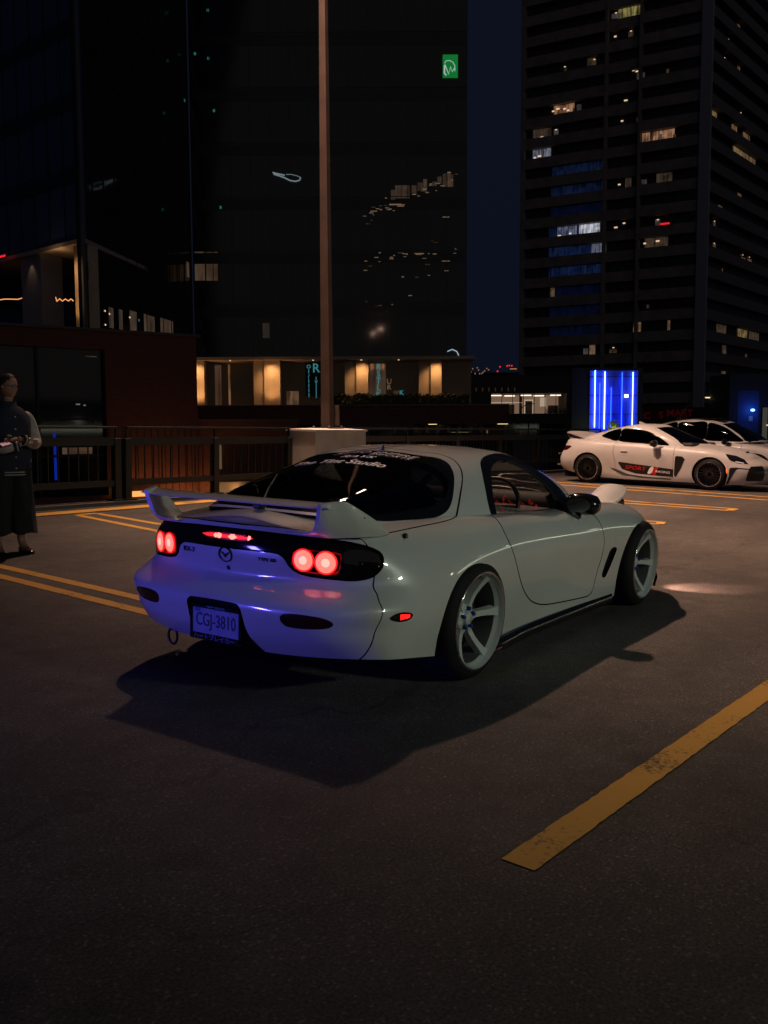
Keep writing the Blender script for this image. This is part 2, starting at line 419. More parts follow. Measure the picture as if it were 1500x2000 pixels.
# ================================================================ parking deck
def asphalt(m, n, l, b):
    tc = n.new('ShaderNodeTexCoord'); V = tc.outputs['Object']
    def noise(s, d=4, r=.6):
        x = n.new('ShaderNodeTexNoise'); x.inputs['Scale'].default_value = s; x.inputs['Detail'].default_value = d; x.inputs['Roughness'].default_value = r; l.new(V, x.inputs['Vector']); return x.outputs['Fac']
    def ramp(src, a, b_, c0, c1):
        r = n.new('ShaderNodeValToRGB'); r.color_ramp.elements[0].position = a; r.color_ramp.elements[1].position = b_; r.color_ramp.elements[0].color = (*c0, 1); r.color_ramp.elements[1].color = (*c1, 1); l.new(src, r.inputs['Fac']); return r.outputs['Color']
    def mul(a, b_, f=1.):
        x = n.new('ShaderNodeMixRGB'); x.blend_type = 'MULTIPLY'; x.inputs[0].default_value = f; l.new(a, x.inputs[1]); l.new(b_, x.inputs[2]); return x.outputs[0]
    base = ramp(noise(.45, 5), .3, .7, (.074,.066,.060), (.107,.096,.087))
    grit = ramp(noise(95, 2, .8), .36, .66, (.50,.50,.50), (1.42,1.41,1.40)); c = mul(base, grit)
    vo = n.new('ShaderNodeTexVoronoi'); vo.inputs['Scale'].default_value = 120; l.new(V, vo.inputs['Vector'])
    st = n.new('ShaderNodeSeparateColor'); l.new(vo.outputs['Color'], st.inputs[0]); stone = ramp(st.outputs[0], .90, .98, (1,1,1), (2.1,2.05,1.95)); c = mul(c, stone)
    mid = ramp(noise(7, 4, .7), .35, .7, (.80,.80,.80), (1.12,1.12,1.12)); c = mul(c, mid)
    # oil spots and worn tracks
    mp = n.new('ShaderNodeMapping'); mp.inputs['Scale'].default_value = (.18, .75, 1); l.new(V, mp.inputs['Vector']); tr = n.new('ShaderNodeTexNoise'); tr.inputs['Scale'].default_value = 1.3; tr.inputs['Detail'].default_value = 3; l.new(mp.outputs[0], tr.inputs['Vector'])
    c = mul(c, ramp(tr.outputs['Fac'], .38, .60, (.72,.72,.73), (1.08,1.07,1.06)))
    c = mul(c, ramp(noise(1.1, 2), .28, .36, (.60,.60,.60), (1,1,1)))
    c = mul(c, ramp(noise(2.7, 5, .75), .30, .345, (.52,.51,.50), (1,1,1)))
    c = mul(c, ramp(noise(.22, 3), .35, .65, (.80,.80,.82), (1.15,1.13,1.10)))
    # fine cracks and tar-sealed seams
    vc = n.new('ShaderNodeTexVoronoi'); vc.feature = 'DISTANCE_TO_EDGE'; vc.inputs['Scale'].default_value = .38; wob = n.new('ShaderNodeTexNoise'); wob.inputs['Scale'].default_value = 1.6; wob.inputs['Detail'].default_value = 6; l.new(V, wob.inputs['Vector'])
    va = n.new('ShaderNodeVectorMath'); va.operation = 'MULTIPLY_ADD'; va.inputs[1].default_value = (1.1,1.1,0); l.new(wob.outputs['Color'], va.inputs[0]); l.new(V, va.inputs[2]); l.new(va.outputs[0], vc.inputs['Vector'])
    c = mul(c, ramp(vc.outputs['Distance'], .0010, .0030, (.72,.72,.72), (1,1,1)))
    sx = n.new('ShaderNodeSeparateXYZ'); l.new(va.outputs[0], sx.inputs[0]); fm = n.new('ShaderNodeMath'); fm.operation = 'PINGPONG'; fm.inputs[1].default_value = 2.1; l.new(sx.outputs[1], fm.inputs[0]); c = mul(c, ramp(fm.outputs[0], .012, .030, (.74,.74,.75), (1,1,1)))
    l.new(c, b.inputs['Base Color'])
    rr = n.new('ShaderNodeMapRange'); rr.inputs['To Min'].default_value = .55; rr.inputs['To Max'].default_value = .85; l.new(noise(3), rr.inputs['Value']); l.new(rr.outputs[0], b.inputs['Roughness'])
    b.inputs['Specular IOR Level'].default_value = .35
    bp = n.new('ShaderNodeBump'); bp.inputs['Strength'].default_value = .55; bp.inputs['Distance'].default_value = .006; l.new(noise(110, 3, .7), bp.inputs['Height']); l.new(bp.outputs[0], b.inputs['Normal'])
ASPH = mat('asphalt', (.05,.05,.05), .8, build=asphalt)
def worn_paint(m, n, l, b):
    tc = n.new('ShaderNodeTexCoord'); x = n.new('ShaderNodeTexNoise'); x.inputs['Scale'].default_value = 38; x.inputs['Detail'].default_value = 5; x.inputs['Roughness'].default_value = .75; l.new(tc.outputs['Object'], x.inputs['Vector'])
    y = n.new('ShaderNodeTexNoise'); y.inputs['Scale'].default_value = 2.2; l.new(tc.outputs['Object'], y.inputs['Vector'])
    ad = n.new('ShaderNodeMath'); ad.operation = 'ADD'; l.new(x.outputs['Fac'], ad.inputs[0]); l.new(y.outputs['Fac'], ad.inputs[1])
    r = n.new('ShaderNodeValToRGB'); e = r.color_ramp.elements; e[0].position = .37; e[1].position = .455; e[0].color = (.07,.055,.04,1); e[1].color = (.56,.30,.045,1)
    h = n.new('ShaderNodeMath'); h.operation = 'MULTIPLY'; h.inputs[1].default_value = .5; l.new(ad.outputs[0], h.inputs[0]); l.new(h.outputs[0], r.inputs['Fac']); l.new(r.outputs[0], b.inputs['Base Color'])
    bp = n.new('ShaderNodeBump'); bp.inputs['Strength'].default_value = .4; bp.inputs['Distance'].default_value = .004; z = n.new('ShaderNodeTexNoise'); z.inputs['Scale'].default_value = 120; l.new(tc.outputs['Object'], z.inputs['Vector']); l.new(z.outputs['Fac'], bp.inputs['Height']); l.new(bp.outputs[0], b.inputs['Normal'])
YEL = mat('yellow_line_paint', (.6,.32,.04), .7, build=worn_paint)
CONC = mat('concrete', (.3,.28,.25), .85, build=noise_col((.24,.225,.20), (.34,.32,.29), 4, 6, .3, 40, .004))
def fence_y(x): return 7.86-.055*(x-3.5)
m = M(); D0 = [(-60,-60),(60,-60),(60,4.6),(40,fence_y(40)),(-60,fence_y(-60)+.0)]
m.poly([(x, y, 0) for x, y in D0], ASPH); tag(m.obj('deck_floor'), kind='structure')
m = M(); m.prism([(x, y, -.02) for x, y in D0], (0,0,-.55), CONC); tag(m.obj('deck_slab'), kind='structure')
def strip(P, w, name='line_marking', z=.004, jag=.0028):
    """painted band along P with slightly uneven edges"""
    P = [Vector((*p, 0)) for p in P]; L, R_ = [], []; rnd = random.Random(len(P)+int(P[0].x*100))
    for i in range(len(P)-1):
        a, b = P[i], P[i+1]; n = max(2, int((b-a).length/.035)); d = (b-a).normalized(); s = Vector((-d.y, d.x, 0))
        for k in range(n+(i == len(P)-2)):
            q = a+(b-a)*k/n; L.append(q+s*(w/2+rnd.uniform(-jag, jag))+Vector((0,0,z))); R_.append(q-s*(w/2+rnd.uniform(-jag, jag))+Vector((0,0,z)))
    m = M()
    m.add(L+R_, [(i, i+1, len(L)+i+1, len(L)+i) for i in range(len(L)-1)], YEL); return m
def mark(o, ): tag(o, kind='structure')
for P, w in (([(-1.64,-1.918),(3.2,-2.275)], .112), ([(.56,5.6),(.495,4.03),(.29,1.7),(.22,.8)], .105), ([(.36,5.6),(.21,3.57),(.005,1.41),(-.05,.8)], .105)):
    mark(strip(P, w).obj('line_marking'))
def hairpin(a0, a1, b0, b1, w=.10, tip=None):
    """two parallel bands joined by a cap at a0-b0"""
    m = strip([a0, a1], w); k = strip([b0, b1], w); m.add(k.v, k.f, YEL)
    c = strip([a0, b0], w*1.1, z=.0065); m.add(c.v, c.f, YEL); mark(m.obj('line_marking'))
hairpin((3.74,6.92), (3.30,4.4), (3.44,6.92), (2.90,4.4), .105)
hairpin((8.13,.86), (8.35,5.6), (7.84,.80), (7.98,5.6))
hairpin((10.92,.62), (11.3,6.2), (10.53,.62), (10.78,6.2), .12)
hairpin((13.7,-.4), (14.75,6.2), (12.95,-.4), (14.1,6.2), .16)
mark(strip([(-8,7.55),(3.1,7.27),(5.2,7.19),(9,7.1),(17,6.75)], .30, z=.010).obj('edge_line'))
# kerb upstand under the fence
m = M()
for i in range(44):
    a = -10+i*.9; m.obox((a, fence_y(a)-.14, .0), (.894, -.05, 0), (0,.26,0), (0,0,.05), mat('kerb_dark', (.10,.09,.08), .85))
tag(m.obj('kerb'), kind='structure')
# ---------------------------------------------------------------- car materials
PAINT = mat('pearl_paint', (.64,.65,.63), .32, coat=1., spec=.8, build=noise_col((.62,.63,.61), (.66,.67,.65), 2.2, 3, rough=(.28,.36)))
BLK = mat('gloss_black', (.008,.008,.009), .12, coat=.6)
TRIM = mat('black_trim', (.012,.012,.013), .45)
MATTE = mat('matte_black', (.006,.006,.006), .85, spec=.2)
RUB = mat('tyre_rubber', (.010,.010,.011), .7, spec=.25, build=noise_col((.008,.008,.009), (.015,.015,.016), 9, 4, .15, 120, .001))
WHEELW = mat('white_wheel_paint', (.56,.60,.58), .25, coat=1.)
for _m in (PAINT, WHEELW): _m.node_tree.nodes['Principled BSDF'].inputs['Coat IOR'].default_value = 1.9; _m.node_tree.nodes['Principled BSDF'].inputs['Coat Roughness'].default_value = .02
CHROME = mat('chrome', (.8,.8,.82), .12, 1.)
STEEL = mat('brushed_steel', (.32,.32,.33), .35, 1.)
LUG = mat('blue_anodised', (.02,.08,.42), .25, .7)
def _glass(m, n, l, b, tint=(.25,.27,.28)):
    pass
def glass_mat(name, dark, rough=.02):
    if name in MATS: return MATS[name]
    m = bpy.data.materials.new(name); m.use_nodes = True; n = m.node_tree.nodes; l = m.node_tree.links; n.clear()
    o = n.new('ShaderNodeOutputMaterial'); mx = n.new('ShaderNodeMixShader'); fr = n.new('ShaderNodeFresnel'); fr.inputs['IOR'].default_value = 1.5
    t = n.new('ShaderNodeBsdfTransparent'); t.inputs['Color'].default_value = (*dark, 1); g = n.new('ShaderNodeBsdfGlossy'); g.inputs['Roughness'].default_value = rough
    l.new(fr.outputs[0], mx.inputs[0]); l.new(t.outputs[0], mx.inputs[1]); l.new(g.outputs[0], mx.inputs[2]); l.new(mx.outputs[0], o.inputs[0])
    MATS[name] = m; return m
TINT = glass_mat('tinted_glass', (.10,.105,.11)); CLEAR = glass_mat('clear_glass', (.72,.76,.74))
DECAL = mat('white_vinyl', (.7,.7,.7), .5)
REDLENS = mat('dark_red_lens', (.05,.002,.003), .1, coat=1.)
SMOKE = mat('smoked_lens', (.006,.004,.004), .07, coat=.4)
E_TAIL = lamp_mat('tail_lamp_glow', (1., .125, .095), 2.2, (.3,.04,.03))
E_RED = lamp_mat('red_glow', (1., .01, .008), 2.0)

# ---------------------------------------------------------------- road wheel, outer face looks to -y
def wheel_meshes(R_=.305, rim=.252, width=.25, spokes=6, mw=WHEELW, lug=LUG, style='broad', rot=0.):
    out = {}
    t = M(); r = rim
    t.lathe([(r-.012,.004),(r+.004,.002),(r+.012,.004),(R_-.026,.012),(R_-.008,.030),(R_-.001,.055),(R_,.09),(R_,width-.06),(R_-.004,width-.03),(r+.01,width),(r-.02,width-.005)], RUB, 64, 'y')
    for k in range(3):                                           # tread grooves
        y = .085+k*(width-.17)/2; t.lathe([(R_+.0006,y-.004),(R_+.0006,y+.004)], MATTE, 64, 'y')
    out['tyre'] = t
    h = M()
    h.lathe([(r,.003),(r+.001,-.001),(r-.004,-.004),(r-.011,-.003)], CHROME, 72, 'y')
    h.lathe([(r-.011,-.003),(r-.014,.004),(r-.015,.018),(r-.022,.030),(r-.030,.045)], mw, 72, 'y')
    h.lathe([(r-.030,.045),(r-.032,.10),(r-.028,width-.02)], mat('barrel_grey', (.10,.11,.11), .5), 72, 'y')  # barrel darkened in colour to stand in for shade behind the spokes
    h.lathe([(r-.03,.165),(.0,.165)], MATTE, 48, 'y')  # black disc added so the gaps between spokes stay dark
    h.lathe([(.0,.068),(.030,.068),(.034,.074),(.034,.086),(.062,.086),(.070,.094),(.074,.13)], mw, 48, 'y')
    out['rim'] = h
    sp = M()
    for k in range(spokes):
        a = rot+2*math.pi*k/spokes; ca, sa = math.cos(a), math.sin(a)
        if style == 'broad':
            st = [(.050,.026,.080,.115),(.085,.020,.086,.12),(.13,.0185,.078,.115),(.175,.0195,.060,.10),(.205,.023,.044,.085),(r-.018,.034,.026,.07)]
            sects = [[(x, -w, y1), (x, -w*.8, y0), (x, w*.8, y0), (x, w, y1)] for x, w, y0, y1 in st]
        else:
            st = [(.04,.013,.035,.07),(.10,.008,.03,.06),(.17,.007,.022,.05),(r-.014,.009,.012,.04)]
            sects = []
            for sg in (-1, 1):
                sects.append([[(x, sg*x*.16-w, y1), (x, sg*x*.16-w*.8, y0), (x, sg*x*.16+w*.8, y0), (x, sg*x*.16+w, y1)] for x, w, y0, y1 in st])
        for S_ in ([sects] if style == 'broad' else sects):
            V = [(x*ca-w*sa, y, x*sa+w*ca) for s in S_ for (x, w, y) in s]; F = []
            for i in range(len(S_)-1):
                for j in range(4):
                    F.append((i*4+j, i*4+(j+1) % 4, (i+1)*4+(j+1) % 4, (i+1)*4+j))
            F.append(tuple((len(S_)-1)*4+j for j in range(4)))
            sp.add(V, F, mw, False)
    out['spokes'] = sp
    n = M()
    for k in range(5):
        a = math.pi/2+2*math.pi*k/5; x, z = .052*math.cos(a), .052*math.sin(a)
        n.lathe([(0,.062),(.008,.063),(.011,.067),(.011,.09)], lug, 8, 'y', (x, 0, z))
    out['lug_nuts'] = n
    d = M(); d.lathe([(.09,.13),(.165,.13),(.165,.15),(.09,.15)], mat('brake_iron', (.06,.055,.05), .45, .7), 48, 'y')
    d.box((-.13,.135,.03), (.07,.06,.16), mat('caliper', (.12,.12,.12), .5), bev=.02); out['brake'] = d
    return out
def put_wheel(parent, parts, loc, rot, spin=0.):
    w = link('wheel', None, parent, loc, rot) if False else None
    base = parts['tyre']; o = link('wheel', base, parent, loc, rot)
    for k in ('rim', 'spokes', 'lug_nuts', 'brake'):
        c = link(k, parts[k], o); 
        if k == 'spokes' and spin: c.rotation_euler = (0, spin, 0)
    return o

def arch_liner(parent, x, z, r, w0, w1):
    for sg in (-1, 1):
        m = M(); m.lathe([(r+.004, w0*sg), (r+.012, w1*sg), (.05, w1*sg)], MATTE, 32, 'y', (x, 0, z), arc=(R(-6), R(186)))
        m.obj('wheel_well', parent)

def circle_fn(cx, cz, r, wmin=.45):
    def f(V):
        return np.maximum(np.hypot(V[:, 0]-cx, V[:, 2]-cz)-r, wmin-np.abs(V[:, 1]))
    return f

# ================================================================ the white coupe in front
def white_coupe():
    T = thing('white_coupe', 'white rotary sports coupe with tall rear wing and glowing round tail lamps', 'car')
    G = net_surface(body_net(), 190, 96); G[:, :, 1] *= -1; G[0, :, 1] = 0; G[-1, :, 1] = 0; G[:, -1, 1] = 0
    def orient(g):
        s = Sheet.from_grid(g, 1); c = s.V[:, :3]; ctr = np.array([.9, 0, .4])
        return s if ((c-ctr)*s.V[:, 3:6]).sum(1).mean() > 0 else Sheet.from_grid(g, -1)
    half = orient(G)
    def both(s): return s+s.mirrored()
    GAP = .0080
    # wheel openings
    _, half = half.split(circle_fn(-.045, .262, .338)); _, half = half.split(circle_fn(2.345, .262, .338))
    # lamp panel across the tail
    lp = smooth_loop([(-.2,.690),(0,.690),(.14,.690),(.25,.690),(.315,.684),(.345,.660),(.362,.630),(.40,.603),(.47,.592),(.57,.586),(.65,.585),(.705,.600),(.732,.640),(.722,.690),(.69,.722),(.63,.745),(.56,.757),(.45,.766),(.3,.773),(.14,.778),(0,.779),(-.2,.779)], 5)
    f_lp = loop_sdf(lp, (1, 2))
    def tail(V): return np.maximum(f_lp(V), V[:, 0]+.5)
    panel, half = half.cut(tail, GAP)
    # plate recess
    pr = smooth_loop([(-.20,.452),(0,.455),(.14,.452),(.170,.44),(.178,.40),(.182,.34),(.194,.27),(.222,.20),(.2,.15),(0,.15),(-.2,.15)], 4)
    f_pr = loop_sdf(pr, (1, 2))
    rec, half = half.split(lambda V: np.maximum(f_pr(V), V[:, 0]+.6))
    # lower rear lamps in the bumper
    fl = smooth_loop([(.395,.414),(.41,.434),(.47,.441),(.56,.438),(.61,.430),(.638,.412),(.615,.390),(.54,.379),(.44,.377),(.405,.388)], 5)
    f_fl = loop_sdf(fl, (1, 2))
    fog, half = half.cut(lambda V: np.maximum(f_fl(V), V[:, 0]+.6), .003)
    # side marker
    sm = smooth_loop([(-.713,.432),(-.68,.445),(-.64,.447),(-.59,.437),(-.583,.424),(-.60,.411),(-.65,.406),(-.70,.419)], 4)
    f_sm = loop_sdf(sm, (0, 2))
    mark, half = half.cut(lambda V: np.maximum(f_sm(V), .6-np.abs(V[:, 1])), .003)
    # door
    dl = [(.36,.812),(.325,.717),(.38,.605),(.463,.483),(.565,.382),(.66,.318),(.76,.272),(.915,.234),(1.10,.215),(1.271,.203),(1.50,.190),(1.59,.190),(1.625,.21),(1.645,.27),(1.663,.35),(1.696,.442),(1.706,.526),(1.685,.612),(1.645,.689),(1.585,.735),(1.52,.80),(1.3,.95),(.6,.95),(.42,.88)]
    f_dl = loop_sdf(smooth_loop(dl, 5), (0, 2))
    door, half = half.cut(lambda V: np.maximum(f_dl(V), .66-np.abs(V[:, 1])), GAP)
    # hatch deck and bonnet
    hl = [(.44,0),(.448,.15),(.452,.30),(.405,.43),(.345,.527),(.289,.585),(.19,.634),(.092,.673),(-.028,.707),(-.2,.708),(-.49,.676),(-.60,.652),(-.70,.590),(-.79,.455),(-.845,.25),(-.868,.1),(-.872,0),(-.872,-.3),(.44,-.3)]
    f_hl = loop_sdf(np.concatenate([smooth_path(hl[:-2], 5), np.array(hl[-2:])]), (0, 1))
    deck, half = half.cut(lambda V: np.maximum(f_hl(V), .72-V[:, 2]), GAP)
    bl = [(1.86,-.3),(1.86,0),(1.80,.30),(1.74,.50),(1.76,.63),(2.0,.645),(2.4,.62),(2.75,.56),(2.95,.46),(3.0,.25),(3.01,0),(3.01,-.3)]
    f_bl = loop_sdf(np.concatenate([smooth_path(bl[1:-1], 5), np.array([bl[-1], bl[0]])]), (0, 1))
    bonnet, half = half.cut(lambda V: np.maximum(f_bl(V), .45-V[:, 2]), GAP)
    pop = smooth_loop([(2.62,.36),(2.60,.46),(2.62,.545),(2.72,.56),(2.82,.53),(2.86,.45),(2.85,.36),(2.80,.345),(2.68,.345)], 4)
    f_pop = loop_sdf(pop, (0, 1)); _, bonnet = bonnet.split(f_pop)
    # vent behind the front wheel
    vl = smooth_loop([(1.745,.300),(1.80,.278),(1.85,.33),(1.905,.41),(1.935,.460),(1.90,.478),(1.825,.468),(1.785,.41),(1.757,.35)], 4)
    f_vl = loop_sdf(vl, (0, 2)); vent, half = half.split(lambda V: np.maximum(f_vl(V), .6-np.abs(V[:, 1])))
    # rear bumper cover and front bumper
    def f_rb(V):
        xl = np.interp(V[:, 2], [.2,.29,.364,.451,.50,.531,.583,.64], [-.765,-.765,-.762,-.75,-.738,-.716,-.697,-.69])
        return np.maximum(V[:, 0]-xl, V[:, 2]-.765)
    bumper, half = half.cut(f_rb, .0050)
    def f_fb(V): return np.maximum(2.86+.25*(V[:, 2]-.2)-V[:, 0], V[:, 2]-.50)
    nose, half = half.cut(f_fb, GAP)
    def f_ff(V): return np.maximum(1.70-V[:, 0]+.0*V[:, 2], V[:, 2]-9)
    both(half).obj('body_shell', PAINT, T, .012, fm=MATTE)  # panel edges blackened to put shade into the gaps
    both(bumper).obj('rear_bumper', PAINT, T, .012, fm=MATTE)['label'] = 'white rear bumper washed with violet light'
    both(nose).obj('front_bumper', PAINT, T, .012)
    both(bonnet).obj('bonnet', PAINT, T, .01, fm=MATTE); 
    lamp_panel = both(panel).obj('lamp_panel', SMOKE, T, .01)
    rc = both(rec); 
    rcm = rc.offset(-.03); rcm.obj('plate_recess', MATTE, T, 0)
    for s, d in ((door, 'door'), (door.mirrored(), 'door')):
        dd = s.obj('door', PAINT, T, .012, fm=MATTE)
        if s is door: rdoor = dd
    for s in (fog, fog.mirrored()):
        s.offset(-.003).obj('bumper_lamp', mat('reflector_red', (.03,.003,.004), .16, coat=1.), T, .01)
    for s, q in ((mark, -1), (mark.mirrored(), 1)):
        mo = s.offset(-.002).obj('side_marker', SMOKE, T, .01)
        m = M(); mm = M()
        pts = [(-.655,.414),(-.602,.419),(-.600,.434),(-.655,.440)]
        V = []
        for x, z in pts:
            k = np.argmin((mark.V[:, 0]-x)**2+(mark.V[:, 2]-z)**2); V.append((x, q*(abs(mark.V[k, 1])+.0012), z))
        m.add(V, [(0,1,2,3)], E_RED); m.obj('marker_bulb', mo, fix=False)
    for s in (vent, vent.mirrored()): s.offset(-.025).obj('fender_vent', MATTE, T, 0)
    # ---- underside, inner shells
    m = M(); m.box((1.1,0,.19), (2.6,1.3,.10), MATTE); m.box((1.2,0,.24), (1.72,1.5,.10), MATTE); m.box((-.66,0,.33), (.28,1.1,.12), MATTE); m.box((2.9,0,.28), (.5,1.1,.2), MATTE)
    m.obj('underbody', T)
    arch_liner(T, -.045, .262, .338, .835, .56); arch_liner(T, 2.345, .262, .338, .825, .56)
    inner = both(orient(G).offset(-.028)); _, inner = inner.split(circle_fn(-.045,.262,.35,.3)); _, inner = inner.split(circle_fn(2.345,.262,.35,.3))
    _, inner = inner.split(lambda V: np.maximum(np.maximum(-.70-V[:, 0], V[:, 0]-1.95), .70-V[:, 2]))     # open over the cabin
    inner.obj('inner_liner', MATTE, T, 0, weld=False)  # black copy of the shell, added so panel gaps read dark
    # ---- cabin
    Gc = net_surface(CABIN, 150, 80); Gc[:, :, 1] *= -1; Gc[0, :, 1] = 0; Gc[-1, :, 1] = 0; Gc[:, -1, 1] = 0
    cab = Sheet.from_grid(Gc, 1)
    if ((cab.V[:, :3]-np.array([.6,0,.7]))*cab.V[:, 3:6]).sum(1).mean() < 0: cab = Sheet.from_grid(Gc, -1)
    gl = [(.352,0),(.356,.15),(.363,.28),(.358,.38),(.315,.475),(.254,.548),(.198,.590),(.09,.643),(-.005,.657),(-.148,.640),(-.345,.590),(-.46,.535),(-.56,.44),(-.63,.27),(-.655,.12),(-.66,0)]
    f_gl = loop_sdf(np.concatenate([smooth_path(gl, 5), np.array([(-.66,-.3),(.352,-.3)])]), (0, 1))
    backglass, cab = cab.split(f_gl)
    wo = [(.385,.70),(.382,.80),(.39,.87),(.415,.94),(.455,1.01),(.52,1.068),(.62,1.098),(.78,1.112),(.93,1.105),(1.06,1.068),(1.2,1.005),(1.33,.925),(1.44,.84),(1.52,.77),(1.56,.70)]
    wi = [(.445,.70),(.44,.80),(.455,.88),(.495,.955),(.56,1.025),(.66,1.062),(.80,1.075),(.92,1.062),(1.03,1.02),(1.13,.96),(1.22,.89),(1.30,.815),(1.33,.775),(1.34,.70)]
    f_wo = loop_sdf(np.concatenate([smooth_path(wo, 5), np.array([(1.5,.60),(.40,.60)])]), (0, 2)); f_wi = loop_sdf(np.concatenate([smooth_path(wi, 5), np.array([(1.3,.60),(.46,.60)])]), (0, 2))
    side = lambda f: (lambda V: np.maximum(f(V), .40-np.abs(V[:, 1])))
    fr, cab = cab.cut(side(f_wo), .003); op, fr = fr.split(side(f_wi))
    ws = [(1.135,-.3),(1.135,0),(1.125,.20),(1.09,.36),(1.04,.425),(1.12,.455),(1.35,.555),(1.55,.622),(1.66,.63),(1.80,.54),(1.90,.35),(1.94,0),(1.94,-.3)]
    f_ws = loop_sdf(np.concatenate([smooth_path(ws[1:-1], 5), np.array([ws[-1], ws[0]])]), (0, 1))
    shield, cab = cab.cut(f_ws, .003)
    hatch, cab = cab.cut(f_hl, GAP)
    both(cab).obj('roof', PAINT, T, .012, back=MATTE, fm=MATTE)
    ho = (both(hatch)+both(deck)).obj('hatch', PAINT, T, .010, fm=MATTE)
    wg = both(backglass).offset(-.003).obj('rear_window', TINT, ho, 0)
    # black band printed round the glass
    _, band = backglass.split(f_gl, -.028); both(band).offset(-.0012).obj('window_seal', BLK, ho, 0)
    both(shield).offset(-.002).obj('windscreen', CLEAR, T, 0)
    _, b2 = shield.split(f_ws, -.03); both(b2).obj('windscreen_seal', BLK, T, 0)
    for s, own in ((fr, rdoor), (fr.mirrored(), None)):
        par = own or [o for o in T.children if o.name.startswith('door') and o != rdoor][0]
        s.offset(.003).obj('window_frame', BLK, par, .022, back=MATTE)
    op.mirrored().offset(-.006).obj('side_glass', glass_mat('door_glass', (.75,.8,.78)), [o for o in T.children if o.name.startswith('door') and o != rdoor][0], 0)
    return T, cab, backglass, G, Gc
def on_sheet(V, pt, ax):
    """nearest surface vertex for projected point"""
    d = sum((V[:, a]-p)**2 for a, p in zip(ax, pt)); return V[np.argmin(d)]
def drape(me, S, place, lift=.0015, pick=None):
    """lay flat lettering on a surface: place(x,y) gives a 3-D point whose nearest surface vertices set position"""
    V = S.V[:, :3]; N = S.V[:, 3:6]
    for v in me.vertices:
        p = np.array(place(v.co.x, v.co.y)); z = v.co.z
        d = ((V-p)**2).sum(1); k = np.argpartition(d, 4)[:4]; w = 1/(d[k]+1e-7); w /= w.sum()
        n = (N[k]*w[:, None]).sum(0); n /= np.linalg.norm(n); q = (V[k]*w[:, None]).sum(0)
        p = p+n*np.dot(q-p, n)+n*(lift+z); v.co = p
    return me

